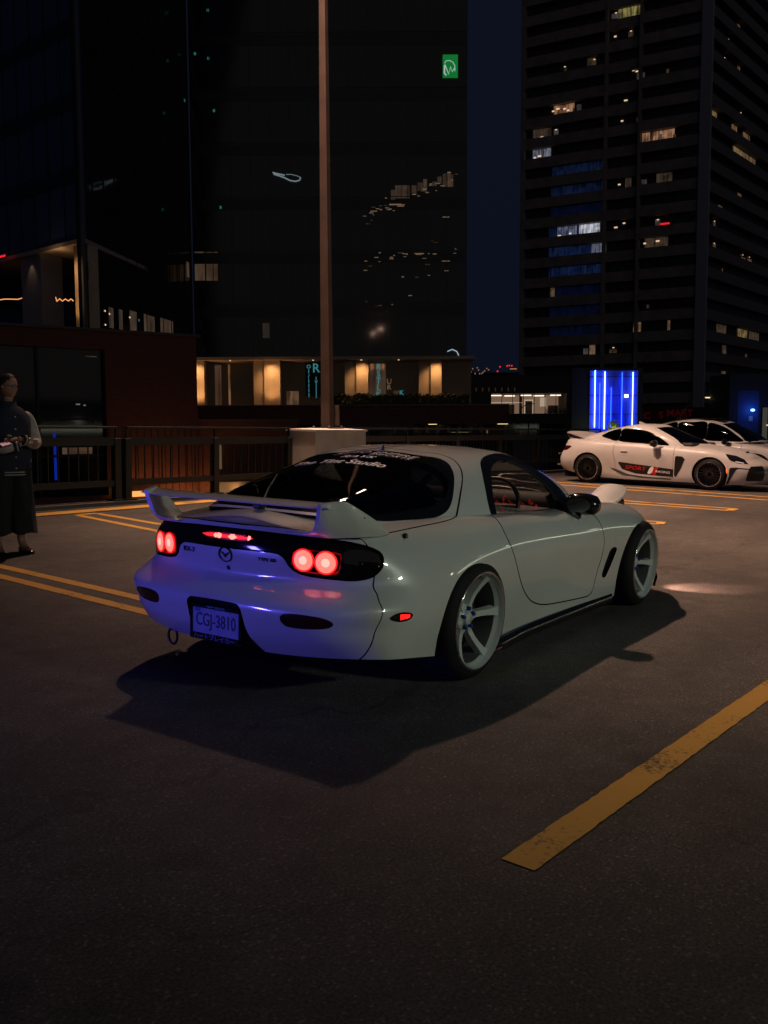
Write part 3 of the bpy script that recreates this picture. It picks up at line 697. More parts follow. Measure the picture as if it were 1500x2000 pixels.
def coupe_details(T, cab, backglass, G, Gc):
    ch = {}
    for o in T.children: ch.setdefault(o.name.split('.')[0], []).append(o)
    full = Sheet.from_grid(G, 1)
    if ((full.V[:, :3]-np.array([.9,0,.4]))*full.V[:, 3:6]).sum(1).mean() < 0: full.V[:, 3:6] *= -1
    full = full+full.mirrored()
    def surf(y, z, front=False):
        V = full.V; d = (V[:, 1]-y)**2+(V[:, 2]-z)**2+np.where(V[:, 0] < -.5, 0, 9); k = np.argpartition(d, 4)[:4]; w = 1/(d[k]+1e-6); w /= w.sum(); return (V[k]*w[:, None]).sum(0)
    # tail lamps: pair of round lenses each side, glowing
    lampp = ch['lamp_panel'][0]
    for sg in (-1, 1):
        hz = M(); pts = []
        for yy, zz in smooth_loop([(.372,.655),(.385,.698),(.44,.712),(.535,.708),(.592,.70),(.596,.66),(.585,.615),(.52,.607),(.43,.612),(.385,.63)], 4):
            s = surf(sg*yy, zz); pts.append(s[:3]+s[3:6]*.0015)
        hz.poly(pts if sg > 0 else pts[::-1], mat('lamp_reflector', (.10,.001,.001), .25, emit=(1,.006,.005), es=.26)); hz.obj('lamp_reflector', lampp)  # glowing plate painted on for the red halo round the lamps
        for yy, zz, r in ((.434,.665,.046),(.537,.661,.047)):
            s = surf(sg*yy, zz); c, n = Vector(s[:3]), Vector(s[3:6]); t = Vector((0,0,1)).cross(n).normalized(); b = n.cross(t)
            m = M(); V = [c+n*.0085]
            rings = [(r*.42,.0080),(r*.85,.006),(r,.003)]
            for q, h in rings: V += [c+n*h+q*(math.cos(a)*t+math.sin(a)*b) for a in np.linspace(0, 2*math.pi, 33)[:-1]]
            F = [(0, 1+j, 1+(j+1) % 32) for j in range(32)]
            for k in range(2): F += [(1+k*32+j, 1+(k+1)*32+j, 1+(k+1)*32+(j+1) % 32, 1+k*32+(j+1) % 32) for j in range(32)]
            m.add(V, F[:32], lamp_mat('tail_lamp_core', (1.,.25,.20), 2.5), True); m.add(V, F[32:], E_TAIL, True); lo = m.obj('tail_lamp', lampp)
            m = M(); m.tube([c+n*.002+r*1.07*(math.cos(a)*t+math.sin(a)*b) for a in np.linspace(0, 2*math.pi, 33)[:-1]], .0045, lamp_mat('lamp_rim_glow', (1.,.012,.01), 1.1), 6, closed=True); m.obj('lamp_rim', lo)
    # high brake lamp inside the panel
    m = M()
    def lens_strip(a, b, hf, mt, lift, n=24):
        top, bot = [], []
        for k in range(n+1):
            y = a+(b-a)*k/n; h = hf(k/n)
            for z, L_ in ((.741+h, top), (.741-h, bot)): q = surf(y, z); L_.append(q[:3]+q[3:6]*lift)
        m.add(top+bot, [(k, k+1, n+2+k, n+1+k) for k in range(n)], mt)
    lens_strip(-.165, .165, lambda t: .0135*min(1, 6*t, 6*(1-t))+.0005, lamp_mat('brake_dark', (.6,.004,.004), .22), .0015)
    lens_strip(-.158, .158, lambda t: .0085*min(1, 5*t, 9*(1-t))+.0005, lamp_mat('brake_dim', (1.,.02,.015), 1.2), .0025)
    for a, b in ((-.152,-.128),(-.070,-.015),(.025,.075)): lens_strip(a, b, lambda t: .0115*math.sqrt(max(0, 1-(2*t-1)**2))+.0003, lamp_mat('brake_hot', (1.,.16,.12), 3.2), .0035, 14)
    m.obj('brake_lamp', lampp)
    # badges
    def badge(txt, y, z, size, m_, xs=1., name='badge', label=None, ext=.0012, bold=0.):
        me = text_mesh(txt, size, m_, ext, 0., xs, bold)
        S_ = Sheet(full.V[full.V[:, 0] < -.6], [])
        drape(me, S_, lambda a, b: (surf(y-a, z+b)[0], y-a, z+b), .0022); o = link(name, me, ch['rear_bumper'][0]); 
        if label: o['label'] = label
        return o
    DK = mat('dark_badge', (.02,.02,.025), .3, .3)
    badge('RX-7', .262, .655, .032, DK, 1.35, 'model_badge', bold=.0008); badge('TYPE RB', -.245, .652, .022, DK, 1.25, 'trim_badge', bold=.0005)
    s = surf(0, .655); c, n = Vector(s[:3]), Vector(s[3:6]); t = Vector((0,-1,0)); b = t.cross(n) if t.cross(n).z > 0 else n.cross(t); b.normalize()
    m = M(); ring = [c+n*.004+.034*(1.18*math.cos(a)*t+math.sin(a)*b) for a in np.linspace(0, 2*math.pi, 41)[:-1]]
    m.tube(ring, .0032, DK, 6, closed=True)
    wing = [c+n*.004+.034*(x*1.18*t+y*b) for x, y in [(-.92,.35),(-.55,.30),(-.28,.12),(0,-.30),(.28,.12),(.55,.30),(.92,.35)]]
    m.tube(wing, [.0015,.003,.0038,.0042,.0038,.003,.0015], DK, 6); m.obj('emblem', ch['rear_bumper'][0])
    s = surf(0, .590); m = M(); c, n = Vector(s[:3]), Vector(s[3:6])
    V = [c+n*.003+.011*(math.cos(a)*t+math.sin(a)*b) for a in np.linspace(0, 2*math.pi, 25)[:-1]]; m.prism(V, tuple(-n*.006), TRIM); m.obj('key_lock', ch['rear_bumper'][0], fix=True)
    # licence plate
    P = link('licence_plate', None, T) if False else None
    m = M(); px, pz = -.966, .338; W, H_ = .1525, .078
    PL = mat('plate_white', (.30,.33,.44), .42, build=noise_col((.22,.26,.42), (.36,.38,.46), 16))
    m.box((px, 0, pz), (.003, 2*W, 2*H_), PL); po = m.obj('licence_plate', T)
    def ptext(txt, y, z, size, mt, xs, dx=.0025, bold=0., ext=.0009, name='lettering'):
        me = text_mesh(txt, size, mt, ext, 0, xs, bold)
        me.transform(Matrix(((0,0,-1,px-dx),(-1,0,0,y),(0,1,0,z),(0,0,0,1)))); return link(name, me, po)
    ptext('CGJ-3810', 0, pz+.004, .088, mat('plate_ink', (.012,.012,.05), .4), .74, bold=.0006, name='plate_number')
    ptext('HEART BREAKER', -.01, pz+.073, .0125, mat('plate_cyan', (.12,.40,.60), .5), 1.25, .011, name='frame_text')
    ptext('ハートブレイカー', 0, pz-.074, .026, mat('plate_violet', (.16,.16,.42), .5), 1.30, .011, .0004, name='frame_text')
    ptext('ONTARIO' if False else '~ ~', .02, pz+.052, .02, mat('plate_blue', (.03,.12,.40), .5), 1.2, name='plate_print')
    m = M(); m.box((px-.002, .118, pz+.052), (.001, .038, .018), mat('plate_blue2', (.05,.09,.30), .4)); m.obj('plate_sticker', po)
    m = M()
    for c_, d_ in (((px-.004,0,pz+.072),(.010,.330,.020)),((px-.004,0,pz-.074),(.010,.330,.030)),((px-.004,.158,pz),(.010,.014,.165)),((px-.004,-.158,pz),(.010,.014,.165))): m.box(c_, d_, BLK, bev=.003)
    m.obj('plate_frame', po)
    # rear wing
    wg = M().obj('rear_wing', T) if False else None
    def endplate(sg):
        st = [((-.862,.375,.780),(-.864,.372,.788),.012),((-.850,.46,.776),(-.868,.462,.792),.05),((-.832,.518,.772),(-.882,.522,.812),.09),((-.818,.548,.772),(-.893,.556,.864),.12),((-.800,.570,.772),(-.900,.574,.926),.15),
              ((-.750,.608,.772),(-.848,.598,.936),.15),((-.700,.640,.772),(-.795,.628,.938),.14),((-.655,.660,.772),(-.728,.650,.902),.11),((-.610,.676,.772),(-.662,.672,.862),.08),((-.572,.686,.774),(-.606,.688,.826),.05),((-.552,.69,.776),(-.578,.692,.800),.015)]
        A = np.array([s_[0] for s_ in st]); B = np.array([s_[1] for s_ in st]); w = np.array([s_[2] for s_ in st]); n_ = 5
        lin = lambda Q: np.concatenate([Q[:-1].repeat(n_, 0)+(Q[1:]-Q[:-1]).repeat(n_, 0)*np.tile(np.arange(n_)/n_, len(Q)-1)[:, None], Q[-1:]])
        A = smooth_path(A, n_); B = .5*lin(B)+.5*smooth_path(B, n_); w = smooth_path(w[:, None], n_)[:, 0]
        rows = []; tdir = np.array([.30, -1, 0]); tdir /= np.linalg.norm(tdir)
        for a, b_, ww in zip(A, B, w):
            hh = b_[2]-a[2]; th = min(.030, hh*.3+.003)
            L = lambda t, e: a*(1-t)+b_*t+tdir*e
            rows.append([L(0, 0), L(.3, -.010), L(.62, -.007), L(.93, 0), L(1, .003), L(1, th-.003), L(.93, th), L(.62, th+.002), L(.40, th+.004+ww*.10), L(.20, th+ww*.34), L(.07, th+ww*.70), L(0, th+ww)])
        g = np.array(rows); g[:, :, 1] *= sg
        m = M(); m.grid(g, PAINT, True, sg > 0)
        for e in (0, -1): m.poly([tuple(q) for q in g[e]], PAINT)
        return m
    wgo = endplate(-1).obj('rear_wing', T, fix=False, auto=38)
    m = endplate(1); m.obj('wing_stand', wgo, auto=38)
    m = M(); rows = []
    for y in np.linspace(-.60, .60, 41):
        e = max(0, (abs(y)-.47)/.13); lift = .006*e*e
        c0 = -.893+.02*(1-abs(y)/.6)*0; pr = []
        for x, z in [(0,.002),(.03,.010),(.07,.015),(.11,.014),(.145,.006),(.15,0),(.14,-.004),(.10,-.005),(.05,-.004),(.03,-.005),(.012,-.004),(.002,-.003)]:
            pr.append((c0+x, y, .908+z+lift+.006*(x/.15)))
        rows.append(pr)
    g = np.array(rows); g = np.concatenate([g, g[:, :1]], 1); m.grid(g, PAINT, True); m.obj('wing_blade', wgo, auto=40)
    m = M(); s_ = on_sheet(full.V, (-.72, -.668, .83), (0,1,2))
    for q in (-1, 1):
        m.tube([(-.70, q*.640, .862), (-.70, q*.662, .862)], .004, TRIM, 8)
    m.obj('wing_bolt', wgo)
    # rubber bump stop beside the hatch on the quarter panel
    m = M(); s_ = on_sheet(full.V, (-.47,-.742,.770), (0,1,2)); c = Vector(s_[:3]); m.lathe([(.0,.022),(.008,.021),(.013,.014),(.014,0)], TRIM, 16, 'z', c); m.obj('hood_pin', T)
    # antenna stub at the roof edge, wiper
    m = M(); m.add([(.40,.006,1.118),(.37,.009,1.115),(.37,-.009,1.115),(.375,0,1.152),(.39,0,1.150)], [(0,1,4),(1,3,4),(1,2,3),(2,0,4),(2,4,3)], TRIM); m.box((.39,0,1.122),(.05,.03,.008), TRIM); m.obj('roof_antenna', T, fix=True)
    m = M(); m.tube([(-.68,-.02,.875),(-.60,.03,.90),(-.46,.13,.935),(-.20,.30,.99)], [.010,.007,.005,.004], TRIM, 6); m.box((-.69,-.02,.872),(.05,.06,.03), TRIM, bev=.01); m.obj('rear_wiper', T)
    # window stickers
    gS = backglass+backglass.mirrored(); gS = Sheet(gS.V, [])
    xt = .30
    def sticker(txt, x0, y0, size, xs, shear=.25, bold=0.):
        me = text_mesh(txt, size, DECAL, .0001, shear, xs, bold)
        def pl_(a, b_):
            x = x0+b_*.93; k = np.argmin((gS.V[:, 0]-x)**2+(gS.V[:, 1]-(y0-a))**2); return (x, y0-a, gS.V[k, 2])
        drape(me, gS, pl_, .0008); return link('window_sticker', me, ch['hatch'][0])
    sticker('AUTO EMPIRE', .290, .00, .070, 1.3); sticker('IMPORTS', .240, -.14, .052, 1.3)
    sticker('RAYS', .165, .03, .064, 1.5, .3, .001); sticker('The Tint Studio', .050, .07, .108, .93, .1, .0018)
    # wheels
    W = {k: v.mesh(k) for k, v in wheel_meshes(rot=R(2)).items()}
    for x, sp in ((0, 0.), (2.425, R(8))):
        put_wheel(T, W, (x, -.882, .305), (R(2.2), 0, 0), sp); put_wheel(T, W, (x, .882, .305), (R(2.2), 0, math.pi), sp)
    # side skirts
    for sg in (-1, 1):
        rows = []
        for x in np.linspace(.30, 1.98, 25):
            w = .80+.035*math.exp(-((x-.3)/.25)**2); rows.append([(x, sg*(w-.02), .155), (x, sg*(w+.008), .145), (x, sg*(w+.016), .115), (x, sg*(w+.012), .088), (x, sg*(w-.05), .082)])
        m = M(); m.grid(np.array(rows), BLK, True, sg < 0); m.obj('side_skirt', T)
    # mirrors
    for sg in (-1, 1):
        sec = []
        for t, w, h, off in ((0,.01,.012,0),(.05,.075,.05,0),(.3,.095,.065,.006),(.6,.095,.068,.010),(.85,.085,.058,.008),(.97,.055,.036,0),(1,.01,.008,-.005)):
            y = .735+.20*t; ring = []
            for a in np.linspace(0, 2*math.pi, 21)[:-1]:
                cx = math.copysign(abs(math.cos(a))**.8, math.cos(a)); ring.append((1.36+w*cx*(.8 if cx < 0 else 1.)+off, sg*y, .806+h*math.sin(a)-.012*t))
            sec.append(ring+[ring[0]])
        m = M(); m.grid(np.array(sec), BLK, True, sg < 0); mo = m.obj('door_mirror', T)
        m = M(); ring = [(1.36-.079*1.0, sg*(.835+.078*math.cos(a)), .80+.045*math.sin(a)) for a in np.linspace(0, 2*math.pi, 25)[:-1]]
        m.poly(ring if sg > 0 else ring[::-1], mat('mirror_glass', (.25,.25,.26), .05, 1.)); m.obj('mirror_glass', mo, fix=False)
        m = M(); m.prism([(1.30,sg*.70,.80),(1.46,sg*.70,.79),(1.44,sg*.765,.735),(1.32,sg*.775,.725),(1.28,sg*.74,.77)], (0,sg*.05,-.0), BLK); m.obj('mirror_foot', mo, fix=True)
    # pop-up headlight pods (raised)
    for sg in (-1, 1):
        top = smooth_loop([(2.62,.35),(2.60,.44),(2.62,.555),(2.72,.585),(2.83,.57),(2.88,.50),(2.875,.37),(2.78,.335),(2.68,.335)], 4)
        rr = []
        for k, (sc, dz) in enumerate(((.94,.0),(1,-.004),(1,-.016),(.97,-.024))):
            rr.append([(2.74+(x-2.74)*sc, sg*(.45+(w-.45)*sc), .712+(x-2.60)*.42+dz) for x, w in top])
        m = M(); n = len(top); V = [p for r_ in rr for p in r_]; F = [tuple(range(n))]+[(k*n+j, k*n+(j+1) % n, (k+1)*n+(j+1) % n, (k+1)*n+j) for k in range(3) for j in range(n)]
        m.add(V, F, PAINT); ho = m.obj('popup_lid', T, auto=40, fix=True)
        m = M(); m.box((2.79, sg*.46, .67), (.15,.18,.12), BLK, bev=.02); m.obj('headlight_pod', ho)
        m = M(); m.lathe([(0,.885),(.05,.882),(.055,.87)], CHROME, 20, 'x', (0, sg*.46, .71)); m.obj('headlight_lens', ho)
    # front lip corner, fog lamp housing, fender lamp, tow hook, exhaust
    m = M(); m.lathe([(0,.018),(.018,.014),(.024,.004),(.024,-.01)], mat('amber_smoke', (.10,.06,.03), .15, coat=1.), 20, 'y'); 
    for sg in (-1, 1):
        s_ = on_sheet(full.V, (1.905, sg*.85, .535), (0,1,2)); m = M(); m.lathe([(0,-.012*-sg*-1),(.018,-.010*-sg*-1),(.026,0),(.026,.01*-sg)], mat('amber_smoke', (.10,.06,.03), .15, coat=1.), 20, 'y', s_[:3]); m.obj('side_repeater', T, fix=True)
    for sg in (-1, 1):
        m = M(); m.add([(2.66,sg*.83,.105),(3.0,sg*.74,.11),(3.10,sg*.64,.115),(3.06,sg*.60,.165),(2.95,sg*.72,.16),(2.66,sg*.82,.16)], [(0,1,2,3,4,5)], BLK); m.prism([(2.72,sg*.86,.10),(3.05,sg*.74,.11),(3.05,sg*.74,.20),(2.75,sg*.865,.17)], (0,-sg*.02,0), BLK); m.obj('front_canard', T, fix=True)
    m = M(); m.tube([(-.80,.43,.24)]+[(-.84+.0*k, .43+.032*math.cos(a), .19+.042*math.sin(a)) for k, a in enumerate(np.linspace(math.pi/2, 2.5*math.pi, 17))], .007, TRIM, 6); m.box((-.80,.43,.24),(.08,.03,.05), TRIM); m.obj('tow_hook', T)
    m = M(); m.lathe([(.052,-.74),(.056,-.745),(.056,-.50),(.050,-.50),(.048,-.74)], MATTE, 28, 'x', (0,-.50,.235)); m.obj('exhaust_tip', T)
    # ---- cabin interior
    INT = mat('cabin_black', (.014,.014,.015), .7, build=noise_col((.011,.011,.012), (.02,.019,.018), 12)); 
    m = M(); prof = [(1.80,.765),(1.62,.82),(1.44,.85),(1.32,.835),(1.29,.76),(1.32,.55)]
    g = np.array([[(x+.05*(1-(y/.68)**2), y, z) for x, z in prof] for y in np.linspace(-.68,.68,25)]); m.grid(g, INT, True); m.obj('dashboard', T)
    m = M()
    GR = lamp_mat('gauge_red', (1.,.02,.03), .16)
    for y, r, z in ((-.36,.040,.80),(-.27,.030,.795),(-.45,.030,.795),(-.52,.018,.80),(-.18,.02,.78),(-.56,.010,.78)):
        m.lathe([(r*.86,1.275),(r,1.275)], GR, 14, 'x', (0,y,z), arc=(R(-150), R(60))); m.tube([(1.272,y,z),(1.272,y-r*.6,z-r*.4)], .002, GR, 5)
        for q in range(5): a_ = R(-140+q*48); m.box((1.274,y+r*.66*math.cos(a_),z+r*.66*math.sin(a_)),(.002,.004,.006),GR)
    m.obj('gauges', T)
    m = M(); c = Vector((1.04,-.36,.775)); ax1 = Vector((0,1,0)); ax2 = Vector((.38,0,.92)).normalized()
    m.tube([c+.185*(math.cos(a)*ax1+math.sin(a)*ax2) for a in np.linspace(0,2*math.pi,33)[:-1]], .014, TRIM, 8, closed=True)
    for a in (.05,math.pi-.05,-math.pi/2): m.tube([c, c+.18*(math.cos(a)*ax1+math.sin(a)*ax2)], .012, STEEL, 6)
    m.tube([c, c+Vector((.3,0,-.12))], .025, TRIM, 8); m.obj('steering_wheel', T)
    for y in (-.36,.36):
        m = M()
        sec = []
        for z, x, w, t in ((.30,.42,.24,.10),(.45,.36,.26,.11),(.62,.29,.255,.10),(.76,.235,.22,.09),(.86,.20,.145,.08),(.93,.18,.13,.07),(.965,.175,.08,.04)):
            sec.append([(x+t*math.sin(a)*.5-(.05*abs(math.cos(a))**3), y+w*math.cos(a), z) for a in np.linspace(0,2*math.pi,21)])
        m.grid(np.array(sec), INT, True); m.box((.68,y,.33),(.52,.46,.16), INT, bev=.05); m.obj('seat', T)
    m = M()                                                      # roll hoop, bar seen through the rear glass
    CAGE = mat('cage_tube', (.35,.20,.12), .4)
    m.tube([tuple(p_) for p_ in smooth_path(np.array([(.22,-.56,.35),(.22,-.55,.85),(.25,-.42,1.03),(.27,0,1.075),(.25,.42,1.03),(.22,.55,.85),(.22,.56,.35)]), 6)], .019, TRIM, 8)
    m.tube([(.22,-.53,.80),(.22,.53,.80)], .017, TRIM, 8); m.obj('roll_hoop', T)
    m = M(); m.tube([(.22,-.42,1.0),(-.42,-.40,.62)], .017, TRIM, 8); m.tube([(.22,.42,1.0),(-.42,.40,.62)], .017, TRIM, 8); m.obj('cage_stay', T)
    m = M(); m.box((.55,0,.26),(2.1,1.3,.04), INT); m.box((-.25,0,.58),(.9,1.2,.04), INT); m.box((.17,0,.42),(.03,1.25,.36), INT); m.obj('cabin_floor', T)
    m = M(); m.box((.5,-.60,.55),(1.6,.03,.42), INT); m.box((.5,.60,.55),(1.6,.03,.42), INT); m.obj('door_card', T)
    return T
# ================================================================ parked cars beyond, nose to the right
PAINT2 = mat("white_paint_matte", (.50,.49,.475), .40, coat=.35, build=noise_col((.48,.47,.455), (.52,.51,.495), 2.2, 3, rough=(.36,.44)))
PAINT3 = mat("white_paint_gloss", (.55,.55,.56), .30, coat=1.)
def parked_net(K, front, rear, hz):
    def tab(row, x):
        k = np.array(sorted(K[row])); X = k[:, 0]; out = []
        for c in (1, 2):
            Y = k[:, c]; d = np.diff(Y)/np.diff(X); m = np.zeros(len(X)); m[0], m[-1] = d[0], d[-1]
            m[1:-1] = (d[:-1]*np.diff(X)[1:] + d[1:]*np.diff(X)[:-1])/(X[2:]-X[:-2])
            i = int(np.clip(np.searchsorted(X, x)-1, 0, len(X)-2)); h = X[i+1]-X[i]; t = (x-X[i])/h
            out.append((2*t**3-3*t**2+1)*Y[i]+(t**3-2*t**2+t)*h*m[i]+(-2*t**3+3*t**2)*Y[i+1]+(t**3-t**2)*h*m[i+1])
        return (x, out[0], out[1])
    xs = [3.05,2.85,2.6,2.3,1.95,1.6,1.2,.8,.4,.05,-.22,-.42]
    rows = [front[r]+[tab(r, x) for x in xs]+rear[r] for r in 'ABCDEFG']; g = rows[-1]
    hx = np.interp(np.arange(len(g)), [0, 3, 15, len(g)-1], [front['G'][0][0]-.2, front['G'][0][0]-.25, -.3, rear['G'][-1][0]+.12])
    H = [(x, 0., float(np.interp(x, *hz))) for x in hx]
    for t in (.25, .6): rows.append([(a[0]+(b[0]-a[0])*t, a[1]*(1-t), a[2]+(b[2]-a[2])*t+.012) for a, b in zip(g, H)])
    rows.append(H)
    return [[rows[j][i] for j in range(len(rows))] for i in range(len(g))]
def outward(G, ctr):
    s = Sheet.from_grid(G, 1)
    return s if ((s.V[:, :3]-np.array(ctr))*s.V[:, 3:6]).sum(1).mean() > 0 else Sheet.from_grid(G, -1)
def flat_patch(P, S, ax, m, name, parent, lift=.003, sg=-1, n=5, smooth=True, thick=.0):
    """polygon drawn in the side view laid on the body side"""
    L = smooth_loop(P, n) if smooth else np.array(P, float); V = []
    for a, b in L:
        d = (S.V[:, ax[0]]-a)**2+(S.V[:, ax[1]]-b)**2; k = np.argpartition(d, 3)[:3]; w = 1/(d[k]+1e-7); w /= w.sum(); q = (S.V[k]*w[:, None]).sum(0)
        p = q[:3].copy(); p[ax[0]] = a; p[ax[1]] = b; V.append(p+q[3:6]*lift)
    return V

def parked_body(T, K, front, rear, hz, cabin, paint, wins, R_=.318, ws_x=None, arch=.345, doors=(), glass=None):
    G = net_surface(parked_net(K, front, rear, hz), 130, 60); G[:, :, 1] *= -1; G[0, :, 1] = 0; G[-1, :, 1] = 0; G[:, -1, 1] = 0
    half = outward(G, (1.2,0,.5)); raw = half; both = lambda s: s+s.mirrored()
    for x in (0, 2.67): _, half = half.split(circle_fn(x, R_, arch))
    for dl in doors:
        f = loop_sdf(smooth_loop(dl, 5), (0, 2)); d, half = half.cut(lambda V: np.maximum(f(V), .60-np.abs(V[:, 1])), .008)
        d.obj('door', paint, T, .012); d.mirrored().obj('door', paint, T, .012)
    both(half).obj('body_shell', paint, T, .012)
    inner = both(raw.offset(-.03))
    for x in (0, 2.67): _, inner = inner.split(circle_fn(x, R_, arch+.01, .3))
    inner.obj('inner_liner', MATTE, T, 0, weld=False)  # black inner copy, added to darken the door gaps
    for x in (0, 2.67): arch_liner(T, x, R_, arch, .84, .55)
    Gc = net_surface(cabin, 90, 50); Gc[:, :, 1] *= -1; Gc[0, :, 1] = 0; Gc[-1, :, 1] = 0; Gc[:, -1, 1] = 0
    cab = outward(Gc, (1,0,.8))
    for w in wins:
        f = loop_sdf(smooth_loop(w, 5), (0, 2)); g, cab = cab.cut(lambda V: np.maximum(f(V), .38-np.abs(V[:, 1])), .002)
        for s in (g, g.mirrored()):
            s.offset(-.004).obj('side_window', glass, T, .004); _, e = s.split(f, -.018); e.obj('window_trim', BLK, T, 0)
    f = loop_sdf(np.array(ws_x), (0, 1)); g, cab = cab.cut(f, .002); both(g).offset(-.003).obj('windscreen', glass, T, 0); _, e = g.split(f, -.03); both(e).obj('windscreen_trim', BLK, T, 0)
    both(cab).obj('roof', paint, T, .01, back=TRIM)
    return raw, cab

def map_cabin(xm, zm, wm):
    return [[(float(np.interp(p[0], *xm)), p[1]*wm, float(np.interp(p[2], *zm))) for p in col] for col in CABIN]

PA, PB = Vector((14.958, 4.766, 0)), Vector((14.728, 2.099, 0))
HEAD = math.atan2(PB.y-PA.y, PB.x-PA.x); NL = Vector((-math.sin(HEAD), math.cos(HEAD), 0))
def side_text(txt, x, z, size, m_, S, T, xs=1.2, shear=.3, bold=0.):
    me = text_mesh(txt, size, m_, .0006, shear, xs, bold)
    S_ = Sheet(S.V[S.V[:, 1] < -.6], [])
    def pl_(a, b):
        k = np.argmin((S_.V[:, 0]-(x+a))**2+(S_.V[:, 2]-(z+b-.055*a))**2); return (x+a, S_.V[k, 1], z+b-.055*a)
    drape(me, S_, pl_, .007); return link('door_lettering', me, T)

def racing_coupe():
    T = thing('parked_coupe', 'white parked coupe with black side stripe, red SPORT lettering and ducktail', 'car', PA+NL*.875, (0,0,HEAD))
    K = {
     'A': [(-.5,.76,.24),(0,.80,.16),(.5,.81,.135),(1.9,.81,.135),(2.67,.80,.13),(3.1,.76,.13)],
     'B': [(-.5,.80,.33),(0,.845,.27),(.5,.835,.22),(1.9,.835,.22),(2.67,.845,.23),(3.1,.80,.21)],
     'C': [(-.5,.84,.44),(0,.872,.42),(.5,.845,.35),(1.3,.835,.34),(1.9,.842,.34),(2.67,.87,.36),(3.1,.82,.32)],
     'D': [(-.5,.845,.55),(0,.878,.55),(.5,.86,.50),(1.3,.85,.50),(1.9,.855,.50),(2.67,.878,.50),(3.1,.825,.43)],
     'E': [(-.5,.82,.68),(0,.872,.69),(.5,.86,.66),(1.3,.855,.65),(1.9,.855,.64),(2.67,.872,.63),(3.1,.80,.54)],
     'F': [(-.5,.77,.80),(0,.835,.81),(.5,.83,.79),(1.3,.83,.775),(1.9,.825,.765),(2.67,.84,.745),(3.1,.76,.64)],
     'G': [(-.5,.66,.93),(0,.735,.925),(.5,.765,.885),(1.3,.765,.865),(1.9,.75,.845),(2.3,.74,.83),(2.67,.735,.81),(3.1,.66,.69)],
    }
    front = {'A': [(3.50,0,.13),(3.48,.3,.13),(3.40,.52,.13),(3.25,.68,.13)], 'B': [(3.56,0,.19),(3.54,.3,.19),(3.46,.54,.19),(3.30,.71,.20)],
      'C': [(3.60,0,.28),(3.58,.3,.28),(3.50,.55,.29),(3.33,.73,.30)], 'D': [(3.61,0,.38),(3.59,.3,.38),(3.51,.55,.39),(3.34,.735,.41)],
      'E': [(3.58,0,.47),(3.56,.3,.48),(3.47,.53,.49),(3.31,.71,.51)], 'F': [(3.50,0,.55),(3.48,.29,.555),(3.39,.50,.575),(3.25,.67,.60)],
      'G': [(3.34,0,.62),(3.32,.26,.625),(3.25,.45,.64),(3.17,.59,.665)]}
    rear = {'A': [(-.62,.68,.26),(-.70,.58,.26),(-.76,.42,.26),(-.79,.2,.26),(-.80,0,.26)], 'B': [(-.65,.72,.33),(-.75,.62,.33),(-.80,.44,.33),(-.83,.2,.33),(-.84,0,.33)],
      'C': [(-.66,.75,.44),(-.77,.65,.44),(-.83,.46,.44),(-.86,.2,.44),(-.865,0,.44)], 'D': [(-.65,.755,.56),(-.76,.655,.56),(-.82,.46,.56),(-.85,.2,.56),(-.855,0,.56)],
      'E': [(-.62,.73,.69),(-.71,.63,.69),(-.77,.45,.69),(-.80,.2,.70),(-.805,0,.70)], 'F': [(-.58,.69,.82),(-.66,.60,.83),(-.71,.42,.85),(-.74,.2,.86),(-.745,0,.86)],
      'G': [(-.55,.60,.955),(-.60,.53,.985),(-.645,.38,1.01),(-.665,.2,1.02),(-.67,0,1.02)]}
    hz = ([-.7,-.3,.5,2.0,2.4,2.8,3.1,3.4], [1.0,.99,.95,.92,.905,.85,.76,.66])
    cabin = map_cabin(([-.68,.0,.86,1.2,1.97],[-.42,.30,1.10,1.44,2.32]), ([.725,.87,1.0,1.15],[.84,.985,1.13,1.305]), 1.04)
    wins = [[(.20,1.02),(.27,1.085),(.40,1.145),(.635,1.178),(.638,.935),(.40,.965)], [(.675,.925),(.672,1.05),(.675,1.180),(.90,1.196),(1.10,1.188),(1.32,1.13),(1.55,1.02),(1.76,.885),(1.70,.862),(1.2,.890)]]
    wx = [(1.46,-.3),(1.46,0),(1.44,.22),(1.40,.38),(1.36,.46),(1.50,.51),(1.75,.585),(1.98,.655),(2.10,.62),(2.22,.42),(2.28,0),(2.28,-.3)]
    GLS = glass_mat('parked_glass', (.06,.065,.07))
    door = [(.60,.90),(.585,.75),(.60,.60),(.64,.50),(.66,.30),(.76,.215),(1.0,.20),(1.86,.20),(1.905,.26),(1.915,.5),(1.91,.86),(1.8,1.0),(1.2,1.1),(.7,1.05)]
    raw, cab = parked_body(T, K, front, rear, hz, cabin, PAINT2, wins, .318, wx, .35, [door], GLS)
    right = Sheet(raw.V[raw.V[:, 1] < -.3], []); add = lambda nm, P, m_, lift=.004, n=5, sm=True: (lambda q: q.obj(nm, T))(M().poly(flat_patch(P, right, (0, 2), m_, nm, T, lift, n=n, smooth=sm), m_))
    def patch(nm, P, m_, lift=.004, sm=False, lab=None):
        L = smooth_loop(P, 4) if sm else np.concatenate([np.linspace(P[i], P[(i+1) % len(P)], 9)[:-1] for i in range(len(P))])
        f = loop_sdf(L, (0, 2)); a, _ = raw.split(lambda V: np.maximum(f(V), .35-np.abs(V[:, 1])))
        o = a.offset(lift).obj(nm, m_, T, 0); a.mirrored().offset(lift).obj(nm, m_, T, 0)
        if lab: o['label'] = lab
        return o
    SB = mat('stripe_black', (.008,.008,.008), .35); SR = mat('stripe_red', (.55,.008,.012), .4); SWH = mat('stripe_white', (.75,.75,.72), .4)
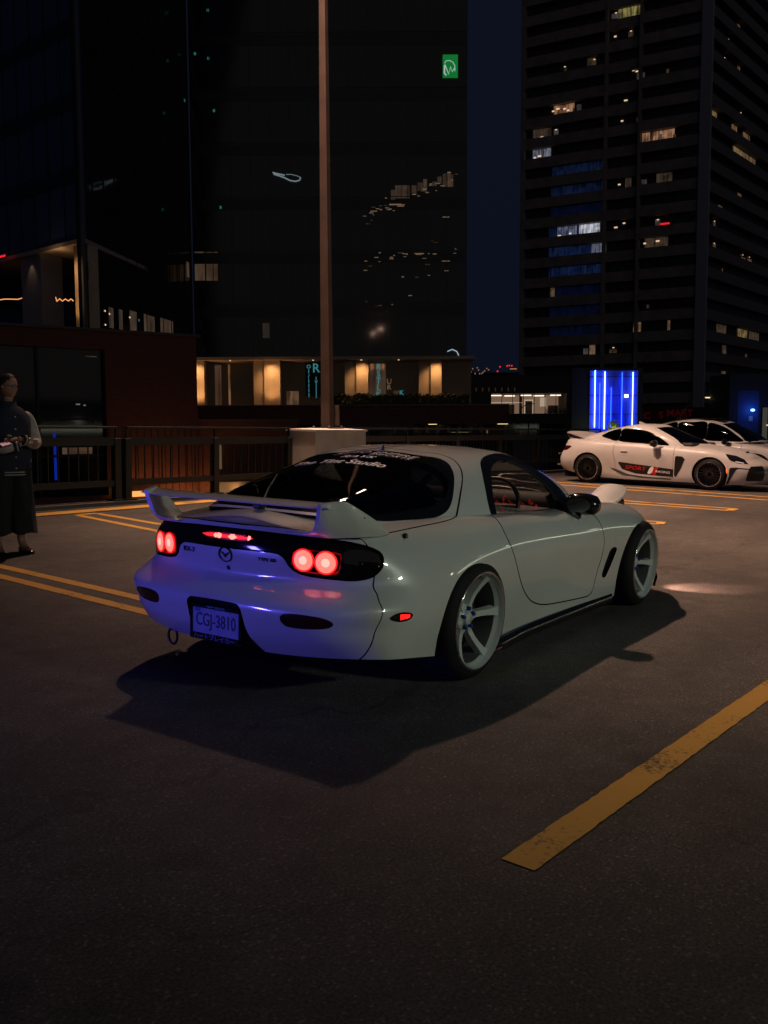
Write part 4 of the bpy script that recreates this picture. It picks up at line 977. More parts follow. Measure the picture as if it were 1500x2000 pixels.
    patch('side_stripe', [(.70,.492),(1.93,.385),(1.93,.225),(1.62,.235),(1.1,.262),(.80,.34)], SB, .0025)
    patch('sill_blade', [(.47,.385),(.68,.33),(.95,.235),(1.3,.205),(1.9,.19),(1.9,.17),(1.2,.175),(.80,.22),(.62,.30)], mat('sill_grey', (.06,.06,.06), .4), .0025)
    patch('fender_vent', [(1.96,.66),(2.12,.655),(2.17,.60),(2.10,.42),(1.99,.235),(1.94,.235),(1.95,.45)], SB, .003)
    patch('headlamp', [(2.93,.735),(3.10,.70),(3.26,.625),(3.36,.545),(3.20,.555),(3.05,.61)], BLK, .004, False)
    patch('headlamp_strip', [(3.12,.60),(3.30,.562),(3.28,.552),(3.12,.585)], mat('lamp_white', (.7,.7,.7), .2, emit=(1,.95,.85), es=.25), .007)
    patch('corner_vent', [(3.06,.47),(3.16,.478),(3.42,.455),(3.42,.440),(3.19,.455),(3.12,.32),(3.03,.14),(2.99,.14),(3.05,.30)], SB, .004)
    patch('nose_grille', [(3.40,.50),(3.7,.52),(3.7,.22),(3.34,.22)], SB, .005)
    patch('marker_lamp', [(2.972,.52),(2.995,.52),(3.045,.33),(3.02,.31)], mat('amber_glow', (.8,.15,.02), .3, emit=(1,.13,.015), es=1.3), .004)
    patch('tail_lamp', [(-.72,.78),(-.50,.80),(-.42,.775),(-.55,.70),(-.72,.68)], REDLENS, .004)
    o = side_text('SPORT', 1.10, .372, .105, SR, raw, T, 1.45, .15, .001); side_text('RACING', 1.70, .318, .062, SWH, raw, T, 1.35, .15, .001)
    patch('stripe_slash', [(1.44,.425),(1.52,.418),(1.46,.262),(1.36,.268)], SWH, .006); patch('stripe_slash', [(1.53,.417),(1.61,.410),(1.55,.255),(1.47,.261)], SR, .006)
    # ducktail
    rows = []
    for y in np.linspace(-.64, .64, 33):
        e = 1-.55*(abs(y)/.64)**3; b = -.66+.13*(abs(y)/.64)**2.2
        rows.append([(b+.32, y, .955), (b+.22, y, .985), (b+.08, y, 1.03), (b-.06, y, 1.045+.045*e), (b-.105, y, 1.055+.055*e), (b-.115, y, 1.04+.045*e), (b-.07, y, 1.0), (b-.01, y, .94), (b+.10, y, .86)])
    M().grid(np.array(rows), PAINT2).obj('ducktail', T, auto=50)
    m = M(); m.prism([(.78,-.004,1.28),(.92,-.004,1.30),(.80,-.004,1.35),(.76,-.004,1.345)], (0,.008,0), PAINT2); m.obj('shark_fin', T)
    m = M(); m.box((.83,-.868,.725),(.16,.02,.022),PAINT2,bev=.008); m.obj('door_handle', T)
    for sg in (-1, 1):
        sec = []
        for t, w, h in ((0,.02,.02),(.08,.07,.06),(.4,.085,.075),(.8,.08,.065),(1,.02,.02)):
            sec.append([(1.52+w*math.cos(a), sg*(.84+.19*t), .90+h*math.sin(a)) for a in np.linspace(0, 2*math.pi, 17)])
        m = M(); m.grid(np.array(sec), BLK, True, sg < 0); m.prism([(1.58,sg*.80,.86),(1.66,sg*.80,.86),(1.60,sg*.86,.87),(1.53,sg*.86,.87)], (0,0,.03), BLK); m.obj('door_mirror', T)
    BW = mat('black_wheel', (.02,.02,.022), .25, .4, coat=.4)
    W = {k: v.mesh('coupe_'+k) for k, v in wheel_meshes(.318, .245, .22, 10, BW, mat('lug_steel', (.3,.3,.3), .3, 1.), 'thin').items()}
    for x in (0, 2.67):
        for s, rz in ((-1, 0), (1, math.pi)): put_wheel(T, W, (x, s*.865, .318), (R(1), 0, rz))
    m = M(); m.box((1.3,0,.17),(3.9,1.3,.12),MATTE); m.obj('underbody', T)
    INT = MATS['cabin_black']; m = M()
    for y in (-.36,.36): m.box((.95,y,.80),(.16,.44,.55),INT,bev=.05); m.box((.93,y,1.10),(.10,.22,.14),INT,bev=.04)
    m.obj('seats', T); m = M(); m.box((2.0,0,.86),(.5,1.3,.14),INT,bev=.04); m.obj('dashboard', T)
    m = M(); c = Vector((1.62,.36,.93)); m.tube([c+.18*(math.cos(a)*Vector((0,1,0))+math.sin(a)*Vector((.3,0,.95))) for a in np.linspace(0,2*math.pi,21)[:-1]], .014, TRIM, 6, closed=True); m.obj('steering_wheel', T)
    return T

def hatchback():
    T = thing('parked_sedan', 'white taller car parked behind the striped coupe, dark windows and roof', 'car', PA+NL*(.875+2.75), (0,0,HEAD))
    K = {
     'A': [(-.5,.78,.26),(0,.82,.20),(.5,.82,.18),(1.9,.82,.18),(2.67,.82,.18),(3.1,.76,.18)], 'B': [(-.5,.82,.36),(0,.86,.32),(1.3,.85,.28),(2.67,.86,.28),(3.1,.80,.26)],
     'C': [(-.5,.85,.48),(0,.885,.46),(1.3,.86,.42),(2.67,.88,.42),(3.1,.83,.38)], 'D': [(-.5,.855,.62),(0,.89,.60),(1.3,.87,.56),(2.67,.888,.56),(3.1,.83,.50)],
     'E': [(-.5,.84,.76),(0,.885,.74),(1.3,.88,.71),(2.67,.88,.69),(3.1,.81,.61)], 'F': [(-.5,.80,.88),(0,.86,.87),(1.3,.865,.84),(2.67,.85,.79),(3.1,.77,.70)],
     'G': [(-.5,.70,.99),(0,.77,.975),(1.3,.79,.93),(1.9,.78,.91),(2.67,.745,.85),(3.1,.66,.76)]}
    front = {'A': [(3.52,0,.18),(3.50,.3,.18),(3.42,.52,.18),(3.27,.68,.18)], 'B': [(3.58,0,.26),(3.56,.3,.26),(3.48,.54,.26),(3.32,.71,.26)], 'C': [(3.62,0,.36),(3.60,.3,.36),(3.52,.55,.36),(3.35,.73,.37)],
      'D': [(3.62,0,.47),(3.60,.3,.47),(3.52,.55,.47),(3.35,.735,.48)], 'E': [(3.58,0,.57),(3.56,.3,.57),(3.47,.53,.58),(3.31,.71,.59)], 'F': [(3.50,0,.65),(3.48,.29,.65),(3.39,.50,.66),(3.25,.67,.68)], 'G': [(3.34,0,.70),(3.32,.26,.705),(3.25,.45,.715),(3.17,.59,.735)]}
    rear = {'A': [(-.66,.68,.28),(-.74,.58,.28),(-.80,.42,.28),(-.83,.2,.28),(-.84,0,.28)], 'B': [(-.69,.72,.38),(-.79,.62,.38),(-.85,.44,.38),(-.88,.2,.38),(-.89,0,.38)], 'C': [(-.70,.75,.50),(-.81,.65,.50),(-.87,.46,.50),(-.90,.2,.50),(-.91,0,.50)],
      'D': [(-.69,.755,.64),(-.80,.655,.64),(-.86,.46,.64),(-.89,.2,.64),(-.90,0,.64)], 'E': [(-.67,.74,.78),(-.76,.64,.78),(-.82,.45,.78),(-.85,.2,.78),(-.86,0,.78)], 'F': [(-.64,.71,.90),(-.72,.62,.90),(-.77,.42,.91),(-.80,.2,.91),(-.81,0,.91)], 'G': [(-.60,.63,1.0),(-.66,.54,1.01),(-.70,.38,1.02),(-.72,.2,1.02),(-.73,0,1.02)]}
    hz = ([-.7,-.3,.5,2.0,2.4,2.8,3.1,3.4], [1.02,1.0,.97,.94,.93,.88,.82,.73])
    cabin = map_cabin(([-.68,0,.86,1.2,1.97],[-.60,.15,1.20,1.85,2.62]), ([.725,.87,1.0,1.15],[.90,1.06,1.23,1.45]), 1.08)
    wins = [[(-.05,1.10),(.10,1.20),(.45,1.30),(.75,1.345),(.76,1.01),(.3,1.04)], [(.79,1.008),(.79,1.20),(.80,1.348),(1.1,1.362),(1.45,1.350),(1.46,.965)], [(1.49,.963),(1.49,1.2),(1.50,1.348),(1.75,1.30),(2.0,1.19),(2.2,1.06),(2.33,.945),(2.0,.935)]]
    wx = [(1.86,-.3),(1.86,0),(1.84,.22),(1.80,.38),(1.76,.48),(1.90,.52),(2.12,.60),(2.35,.67),(2.45,.62),(2.55,.42),(2.58,0),(2.58,-.3)]
    raw, cab = parked_body(T, K, front, rear, hz, cabin, PAINT3, wins, .33, wx, .36, [[(1.47,.96),(1.46,.6),(1.47,.27),(1.6,.22),(2.2,.24),(2.30,.4),(2.33,.93),(2.1,1.1),(1.6,1.1)], [(.62,1.0),(.50,.75),(.50,.40),(.60,.24),(1.3,.22),(1.44,.26),(1.45,.6),(1.45,1.05),(.9,1.1)]], glass_mat('parked_glass', (.06,.065,.07)))
    for sg in (-1, 1):
        m = M(); m.box((2.02, sg*.98, .93), (.12,.22,.13), BLK, bev=.04); m.box((2.08, sg*.86, .90), (.06,.10,.04), BLK); m.obj('door_mirror', T)
    m = M(); m.box((1.2,0,1.452),(1.1,.9,.01),BLK,bev=.004); m.obj('roof_glass', T)
    m = M(); sp = [(2.60+.0*k, -.78, .86) for k in range(2)]
    BW = MATS['black_wheel']; W = {k: v.mesh('sedan_'+k) for k, v in wheel_meshes(.33, .25, .22, 7, BW, MATS['lug_steel'], 'thin').items()}
    for x in (0, 2.67):
        for s, rz in ((-1, 0), (1, math.pi)): put_wheel(T, W, (x, s*.875, .33), (0, 0, rz))
    for sg in (-1, 1):
        m = M(); m.box((3.36, sg*.62, .66), (.22,.26,.09), BLK, rz=-sg*.5, bev=.02); m.obj('headlamp', T)
    m = M(); m.box((1.3,0,.2),(3.9,1.4,.12),MATTE); m.obj('underbody', T)
    return T
# ================================================================ fence, pedestal, lamp pole
FEN = mat('fence_dark_paint', (.012,.011,.0105), .5)
POLE = mat('pole_brown_paint', (.075,.045,.035), .6, build=noise_col((.058,.035,.027), (.092,.056,.043), 2.5, 5))
PED = mat('painted_concrete', (.42,.39,.36), .8, build=noise_col((.34,.32,.30), (.47,.44,.41), 3, 6, .35, 30, .006))
def fence_run(x0, x1, n, label, gap=.155, group='dark metal railing runs along the deck edge'):
    T = thing('metal_railing', label, 'railing', (x0, fence_y(x0), 0), (0, 0, math.atan(-.055)), group)
    L = (x1-x0)/math.cos(math.atan(.055)); post = None
    for k in range(n+1):
        x = L*k/n
        if post is None:
            m = M(); m.box((0,0,.51),(.11,.11,.90),FEN,bev=.006); m.box((0,0,.065),(.22,.20,.02),FEN); m.box((0,0,1.03),(.03,.03,.16),FEN); post = m.obj('post', T, (x,0,.0)); pm = post.data
        else: link('post', pm, T, (x,0,0))
    m = M(); m.box((L/2,0,1.115),(L,.055,.035),FEN,bev=.004); m.obj('handrail', T)
    m = M(); m.box((L/2,0,.915),(L,.07,.115),FEN); m.obj('top_rail', T)
    m = M(); m.box((L/2,0,.31),(L,.07,.09),FEN); m.obj('bottom_rail', T)
    m = M(); m.box((0,0,.61),(.016,.016,.52),FEN); pk = None; q = int(L/gap)
    for k in range(1, q):
        x = L*k/q
        if min(abs(x-L*j/n) for j in range(n+1)) < .07: continue
        if pk is None: pk = m.obj('baluster', T, (x,0,0)).data
        else: link('baluster', pk, T, (x,0,0))
    return T
fence_run(-3.4, 4.77, 5, 'dark metal railing at the deck edge behind the standing person')
fence_run(4.95, 8.35, 2, 'dark metal railing between the wide post and the concrete pedestal')
fence_run(10.0, 21.0, 6, 'dark picket railing right of the concrete pedestal, ending behind the parked coupe', .125)
T = thing('lamp_pedestal', 'grey concrete pedestal carrying the lamp pole at the deck edge', 'pedestal', (9.27, 7.45, 0))
m = M(); m.box((0,0,.535),(1.5,.66,1.07),PED,bev=.012); m.obj('plinth', T)
m = M(); a, b, z0 = .765, .345, 1.07
V = [(-a,-b,z0),(a,-b,z0),(a,b,z0),(-a,b,z0),(-a,-b,z0+.03),(a,-b,z0+.03),(a,b,z0+.03),(-a,b,z0+.03),(-.3,-.18,z0+.05),(.3,-.18,z0+.05),(.3,.18,z0+.05),(-.3,.18,z0+.05)]
m.add(V, [(3,2,1,0),(0,1,5,4),(1,2,6,5),(2,3,7,6),(3,0,4,7),(4,5,9,8),(5,6,10,9),(6,7,11,10),(7,4,8,11),(8,9,10,11)], mat('worn_white_paint', (.62,.58,.54), .7)); m.obj('cap', T)  # cap paler than the plinth, one even colour
PX, PY = 9.27, 7.45
UP = Vector((-.00384,.02394,.99971)).normalized(); gq = Vector((0,0,1)).rotation_difference(UP).to_euler()
T = thing('lamp_pole', 'tall brown square lamp pole bolted on the concrete pedestal', 'lamp pole', (PX, PY, 1.115), gq)
m = M(); H_ = 12.9
w0, w1 = .088, .036
V = [(sx*w0, sy*w0, 0) for sx, sy in ((-1,-1),(1,-1),(1,1),(-1,1))]+[(sx*w1, sy*w1, H_) for sx, sy in ((-1,-1),(1,-1),(1,1),(-1,1))]
m.add(V, [(0,1,5,4),(1,2,6,5),(2,3,7,6),(3,0,4,7),(4,5,6,7)], POLE); m.obj('shaft', T, rot=(0,0,R(12)))
m = M(); m.box((0,0,.012),(.46,.46,.025),POLE); m.obj('base_plate', T)
for sx in (-1,1):
    for sy in (-1,1):
        m = M(); m.lathe([(.0,.055),(.010,.055),(.010,.045),(.022,.045),(.022,.02)], mat('bolt_zinc', (.45,.38,.34), .4, .6), 6, 'z', (sx*.18, sy*.18, 0), smooth=False); m.obj('anchor_bolt', T)
m = M(); m.tube([(.10,-.14,.05),(.10,-.15,.28),(.10,-.13,.42)], .045, POLE, 10); m.obj('conduit', T)
HEADM = mat('lamp_housing', (.05,.04,.035), .5)
LAMPS = []
def lamp_head(T, ang, reach, size, energy, col, spot=None, target=None, z=H_-.1, world=None):
    d = Vector((math.cos(ang), math.sin(ang), 0)); p = d*reach
    m = M(); m.tube([(0,0,z-.25), tuple(d*.5*reach+Vector((0,0,z))), tuple(p+Vector((0,0,z)))], .045, POLE, 8); m.obj('arm', T)
    m = M(); m.box((p.x, p.y, z-.03),(2.45,.30,.12),HEADM,rz=ang,bev=.03); h = m.obj('lamp_head', T)
    m = M(); m.box((p.x, p.y, z-.094),(2.3,.20,.006),lamp_mat('lamp_lens', col, 60.),rz=ang); m.obj('lens', h)
    l = bpy.data.lights.new('lamp_light', 'SPOT'); l.energy = energy; l.color = col; l.shadow_soft_size = size; l.spot_size = R(spot or 150); l.spot_blend = 1.
    o = bpy.data.objects.new('lamp_light', l); COL.objects.link(o); o.parent = T
    lp = Vector((p.x, p.y, z-.13)); o.location = lp
    if target is not None:
        t = T.matrix_basis.inverted() @ Vector(target); o.rotation_euler = (t-lp).to_track_quat('-Z', 'Y').to_euler()
    return o
WARM = (1., .61, .43)
LIGHTS = []
def _pole_lights():
    T = bpy.data.objects['lamp_pole']
    lamp_head(T, R(205), 1.6, .20, 20000, WARM, 80, (9.0, 1.5, 0)); lamp_head(T, R(25), 3.9, .20, 5500, WARM, 66, (16, 2.0, 0))  # heads assumed, out of view; second arm lengthened for streaks in rear glass
LIGHTS.append(_pole_lights)
def far_pole(x, y, h, label, ang, energy, col, target, spot, soft=.12):
    T = thing('lamp_pole', label, 'lamp pole', (x, y, 0), (0,0,0))
    m = M(); m.tube([(0,0,0),(0,0,h)], [.12,.07], POLE, 8); m.obj('shaft', T)
    m = M(); m.box((0,0,.35),(.8,.8,.7),PED,bev=.02); m.obj('plinth', T)
    return lamp_head(T, ang, 1.1, soft, energy, col, spot, target, z=h)
def _assumed_lights():
    T = thing('service_wall', 'rendered wall behind the viewer with a long light strip and a lamp box', 'wall', (4, -12.5, 0))
    m = M(); m.box((24,-.2,2.4),(80,.4,4.8),PED); m.obj('wall', T)  # wall and its lamps are assumed, added to light the coupe's flank
    m = M(); m.box((27,.06,1.75),(34,.05,.075),lamp_mat('strip_greenish', (.90,1.,.74), 7.)); m.obj('light_strip', T)
    m = M(); m.box((-3.5,.12,4.4),(1.0,.3,.5),HEADM,bev=.04); m.obj('lamp_box', T)
    for k in range(7):  # round lamps added only to sparkle in the car's paint
        m = M(); m.lathe([(0,.16),(.07,.13),(.10,.05),(.10,0)], lamp_mat('bulkhead_glow', (1.,.9,.7), 12.), 12, 'y', (-14+k*7.5,0,2.75-.2*(k%2))); m.obj('bulkhead_lamp', T)
    l = bpy.data.lights.new('wall_light', 'AREA'); l.shape = 'RECTANGLE'; l.size = .9; l.size_y = .30; l.energy = 52; l.color = (.86,1.,.80); l.spread = R(80)
    o = bpy.data.objects.new('wall_light', l); COL.objects.link(o); o.parent = T; o.location = (-3.5,.30,4.4); o.rotation_euler = (Vector((1.0,-1,.6))-Vector((.5,-12.2,4.4))).to_track_quat('-Z', 'Z').to_euler()
    # assumed low fog lamp of the coupe, a bare spot throwing a patch beside the nose
    C_ = bpy.data.objects['white_coupe']; l = bpy.data.lights.new('fog_beam', 'SPOT'); l.energy = 55; l.color = (1.,.55,.42); l.spot_size = R(58); l.spot_blend = .7; l.shadow_soft_size = .03
    o = bpy.data.objects.new('fog_beam', l); COL.objects.link(o); o.parent = C_; o.location = (3.16,-.68,.30); o.rotation_euler = Vector((.22,-.26,-.30)).to_track_quat('-Z', 'Y').to_euler()
    # unseen violet lamp left of the viewer, assumed and added to colour the coupe's tail
    T = thing('light_tube', 'violet LED tube on a low stand left of the viewer', 'lamp', (-7.4, 3.6, 0))
    m = M(); m.tube([(0,0,0),(0,0,.35)], .012, TRIM, 6); m.box((0,0,.01),(.3,.3,.02),TRIM); m.obj('stand', T)
    m = M(); m.box((0,0,.34),(.06,1.3,.06),lamp_mat('led_violet', (.16,.10,1.), 1.5)); m.obj('tube', T)
    l = bpy.data.lights.new('led_light', 'AREA'); l.shape = 'RECTANGLE'; l.size = 1.3; l.size_y = .5; l.energy = 33; l.color = (.11,.09,1.); l.spread = R(62)
    o = bpy.data.objects.new('led_light', l); COL.objects.link(o); o.parent = T; o.location = (.06,0,.34); o.rotation_euler = (Vector((1,-.50,.10))).to_track_quat('-Z', 'Z').to_euler()
LIGHTS.append(_assumed_lights)
# ================================================================ the city, in a frame of true verticals: local x right, y away, z up from eye height
CB = Matrix(((.57225,.82007,-.00384,-4.00741),(-.81979,.57217,.02394,-3.06254),(.02183,-.01055,.99971,1.301155),(0,0,0,1)))
CROT = CB.to_euler()
def city(name, label, cat, r=0, f=0, h=0, group=None):
    o = thing(name, label, cat, CB @ Vector((r, f, h)), CROT, group); o['_r'] = 0; del o['_r']; return o
class Face:
    """facade plane: origin (r, f) in plan at eye height, running along (dr, df)"""
    def __init__(s, T, o, r, f, dr, df, W):
        L = math.hypot(dr, df); s.T = T; s.o = Vector((r-o[0], f-o[1], -o[2])); s.d = Vector((dr/L, df/L, 0)); s.W = W
        s.n = Vector((s.d.y, -s.d.x, 0))
        if s.n.y > 0: s.n = -s.n
    def p(s, a, t, out=0.): return s.o+s.d*a+s.n*out+Vector((0,0,t))
    def slab(s, m, a, t, w, h, out, thick, mt):
        """box on the facade: out = how far its outer side stands in front"""
        return m.obox(s.p(a, t, out-thick), s.d*w, Vector((0,0,h)), s.n*thick, mt)
    def obj(s, name, a, t, w, h, out, thick, mt, lab=None):
        if w < 0: a, w = a+w, -w
        m = M(); s.slab(m, a, t, w, h, out, thick, mt); o = m.obj(name, s.T)
        if lab: o['label'] = lab
        return o
GL_T = mat('tower_glass', (.010,.012,.015), .06, spec=.6, build=noise_col((.006,.008,.011), (.015,.018,.022), .25, 2))
GL_B = mat('blue_tower_glass', (.03,.05,.12), .15)
MUL = mat('mullion_dark', (.007,.007,.008), .5)
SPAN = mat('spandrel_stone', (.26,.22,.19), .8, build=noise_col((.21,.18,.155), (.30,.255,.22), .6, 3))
SPAN2 = mat('spandrel_grey', (.30,.29,.33), .8)
BRICK = None
def brickm(m, n, l, b):
    tc = n.new('ShaderNodeTexCoord'); mp = n.new('ShaderNodeMapping'); mp.inputs['Rotation'].default_value = (R(90), 0, 0); l.new(tc.outputs['Object'], mp.inputs['Vector'])
    bt = n.new('ShaderNodeTexBrick'); bt.inputs['Scale'].default_value = 1.; bt.inputs['Brick Width'].default_value = .30; bt.inputs['Row Height'].default_value = .09; bt.inputs['Mortar Size'].default_value = .008
    bt.inputs['Color1'].default_value = (.115,.040,.030,1); bt.inputs['Color2'].default_value = (.15,.052,.038,1); bt.inputs['Mortar'].default_value = (.075,.045,.036,1)
    l.new(mp.outputs[0], bt.inputs['Vector']); l.new(bt.outputs['Color'], b.inputs['Base Color'])
BRICK = mat('brick_red', (.22,.07,.05), .85, build=brickm)
SOFF = mat('soffit_plaster', (.40,.34,.28), .7)
TAN = mat('tan_stone', (.45,.36,.26), .7, build=noise_col((.40,.32,.23), (.49,.40,.29), 1.5, 3))
STREET = mat('street_asphalt', (.045,.045,.047), .85, build=noise_col((.04,.04,.042), (.055,.055,.056), .4, 4))
o = M(); o.box((0,0,0),(900,900,.2),STREET); g = o.obj('street_ground', None, CB @ Vector((0,120,-4.6)), CROT); tag(g, kind='structure')
def em(name, col, s):
    if not name.startswith('window'): return lamp_mat(name, col, s)
    def f(m, n, l, b):                                           # blinds, furniture and uneven room light behind the pane
        tc = n.new('ShaderNodeTexCoord'); ge = n.new('ShaderNodeNewGeometry')
        a = n.new('ShaderNodeTexNoise'); a.inputs['Scale'].default_value = .9; a.inputs['Detail'].default_value = 5; l.new(tc.outputs['Object'], a.inputs['Vector'])
        mp = n.new('ShaderNodeMapping'); mp.inputs['Scale'].default_value = (3.4, 3.4, .25); l.new(tc.outputs['Object'], mp.inputs['Vector']); w = n.new('ShaderNodeTexNoise'); w.inputs['Scale'].default_value = 1.; w.inputs['Detail'].default_value = 1; l.new(mp.outputs[0], w.inputs['Vector'])
        x = n.new('ShaderNodeMath'); x.operation = 'MULTIPLY'; l.new(a.outputs['Fac'], x.inputs[0]); l.new(w.outputs['Fac'], x.inputs[1])
        r = n.new('ShaderNodeMapRange'); r.inputs['From Min'].default_value = .14; r.inputs['From Max'].default_value = .36; r.inputs['To Min'].default_value = s*.10; r.inputs['To Max'].default_value = s*1.9; l.new(x.outputs[0], r.inputs['Value']); l.new(r.outputs[0], b.inputs['Emission Strength'])
    return mat(name, col, .6, emit=col, es=s, build=f)
E_W = em('window_warm', (1.,.56,.28), .30); E_W2 = em('window_warm_dim', (.9,.55,.30), .075); E_W3 = em('window_warm_faint', (.8,.55,.36), .028)
E_WH = em('window_white', (.85,.88,1.), .32); E_WD = em('window_white_dim', (.7,.75,.9), .10); E_BL = em('window_blue', (.10,.20,.62), .017); E_BL2 = em('window_blue_faint', (.06,.12,.45), .007)
E_DOT = em('downlight', (1.,.68,.42), .9); E_DOTW = em('downlight_white', (.9,.95,1.), .7); E_TEAL = em('exit_teal', (.08,.62,.60), .16); E_REDS = em('red_sign', (1.,.02,.03), .9)

# ---- glass tower
T = city('glass_tower', 'tall dark glass tower with green lit sign and arcade at its foot', 'building')
FR = Face(T, (0,0,0), -14.11, 70., 1, 0, 20.3); MID = Face(T, (0,0,0), -16.6, 52., .13, .99, 18.2); LW = Face(T, (0,0,0), -16.6, 52., -.7593, .6508, 30)
TOP = 60
m = M(); FR.slab(m, 0, 5.4, 20.3, TOP, 0, 10, GL_T); m.obj('front_glass', T)
m = M(); MID.slab(m, 0, 5.4, 18.0, TOP, 0, .3, GL_T); m.obj('side_glass', T)
m = M(); LW.slab(m, 0, 10.6, 30, TOP-5, 0, .3, mat('wing_glass', (.04,.07,.17), .12)); m.obj('wing_glass', T)  # blue in the glass colour stands in for reflected sky
m = M(); LW.slab(m, -.16, 5.2, .18, TOP, .08, .18, mat('corner_trim', (.09,.09,.10), .5)); m.obj('corner_trim', T)
for F_, W_, z0, st in ((FR, 20.3, 5.4, 1.45), (MID, 18., 5.4, 1.5), (LW, 30, 10.6, 1.6)):
    m = M()
    for k in range(int(W_/st)+1): F_.slab(m, k*st, z0, .05, TOP, .05, .05, mat('tower_mullion', (.012,.014,.017), .10))
    for k in range(14): F_.slab(m, 0, z0+k*3.9, W_, .06, .035, .035, MATS['tower_mullion'])
    tag(m.obj('mullions', T), kind='stuff')
    for k in range(7): F_.obj('floor_band', 0, z0+3.0+k*3.9, W_, .8, .02, .02, mat('tower_band', (.008,.010,.012), .12))
def glow(F_, a, t, w, h, mt, nm='lit_window', out=.012): return F_.obj(nm, a, t, w, h, out+.004, .012, mt)
for a, t, w, h in [(15.05,16.97,1.06,.96),(16.94,17.48,.46,.3),(18.57,17.81,.76,.92)]: glow(FR, a, t, w, h, E_W3)  # glowing panes painted on for warm reflections in the glass
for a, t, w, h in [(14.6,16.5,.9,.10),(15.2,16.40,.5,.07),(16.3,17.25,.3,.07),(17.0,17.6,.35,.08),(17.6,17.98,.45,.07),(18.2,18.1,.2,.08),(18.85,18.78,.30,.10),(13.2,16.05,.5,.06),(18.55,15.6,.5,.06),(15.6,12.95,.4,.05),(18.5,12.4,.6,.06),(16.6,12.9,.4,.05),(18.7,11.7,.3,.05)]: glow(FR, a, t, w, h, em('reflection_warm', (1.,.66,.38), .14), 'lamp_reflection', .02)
rnd = random.Random(21)
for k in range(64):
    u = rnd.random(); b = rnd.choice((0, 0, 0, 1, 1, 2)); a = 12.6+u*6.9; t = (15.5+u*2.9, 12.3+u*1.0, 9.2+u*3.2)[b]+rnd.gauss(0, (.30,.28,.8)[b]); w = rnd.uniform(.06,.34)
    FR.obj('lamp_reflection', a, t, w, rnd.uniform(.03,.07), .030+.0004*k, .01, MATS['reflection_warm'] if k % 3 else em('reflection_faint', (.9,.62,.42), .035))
for k in range(9): FR.obj('lit_window', 14.8+k*.48+rnd.uniform(-.1,.1), 16.9+k*.16, rnd.uniform(.2,.4), rnd.uniform(.25,.75), .024+.001*k, .01, em('window_reflection', (.9,.62,.42), .016))  # small glowing patches, more painted warm reflections, no rooms behind
for a, t in [(-.41,30.92),(1.39,30.27),(.39,27.24),(1.36,26.91),(.01,23.7),(1.69,23.22),(2.04,16.3)]:  # teal dots glow on the facade in place of reflections
    if a < .1: F_, aa, tt = MID, 17.3+a*1.5, t
    else: F_, aa, tt = FR, a, t
    glow(F_, aa, tt, .16, .20, E_TEAL, 'exit_light', .03); 
# green sign's reflection with white arch mark, put on as glowing shapes
S = FR.obj('lit_sign', 18.55, 25.55, 1.10, 1.62, .10, .08, em('sign_green', (.01,.42,.07), .36)); S['label'] = 'green lit sign with white arch mark near the tower edge'
m = M(); W_ = em('sign_white', (.7,.9,.85), .5)
def spath(P, r, F_=FR, out=.13): m.tube([F_.p(a, t, out) for a, t in P], r, W_, 5)
spath([(18.68,26.55),(18.80,26.72),(19.05,26.74),(19.28,26.62),(19.42,26.38),(19.44,26.0)], .028); spath([(18.68,26.4),(18.66,25.85),(18.80,25.70)], .055); spath([(18.70,26.45),(18.98,25.78),(19.12,26.30),(19.25,25.95),(19.40,26.20)], .04); m.obj('sign_mark', T)
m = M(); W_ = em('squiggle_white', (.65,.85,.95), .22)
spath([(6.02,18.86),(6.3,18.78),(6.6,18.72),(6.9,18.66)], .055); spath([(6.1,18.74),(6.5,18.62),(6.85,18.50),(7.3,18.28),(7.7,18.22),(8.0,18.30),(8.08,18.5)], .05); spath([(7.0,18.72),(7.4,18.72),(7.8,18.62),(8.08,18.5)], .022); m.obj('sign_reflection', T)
for a, t, w, h in [(.1,11.09,.75,2.15),(.95,11.08,.85,2.1)]: glow(FR, a, t, w, h, E_W3)
glow(MID, 17.0, 11.2, .55, 1.8, E_W3); glow(FR, 5.09, 6.84, .5, 1.1, em('window_faint', (.6,.5,.42), .012))
for a, t, w, h in [(3.2,6.05,.65,1.2),(4.6,6.1,.6,1.2),(6.3,6.15,1.1,1.3),(8.6,6.2,1.8,1.3),(11.5,6.2,2.4,1.4)]: glow(MID, a, t, w, h, E_W3)
for a, t in [(.8,6.66),(2.6,6.9),(6.2,6.95),(9.9,6.4),(3.2,6.8),(2.6,6.1),(.8,9.9),(1.3,10.1)]: glow(MID, a, t, .13, .09, E_DOT, 'downlight', .03)
glow(MID, 7.6, 6.9, .2, .16, E_TEAL, 'exit_light', .03); glow(MID, 13.4, 5.75, .45, .2, em('screen_blue', (.05,.35,.55), .3), 'screen', .03)
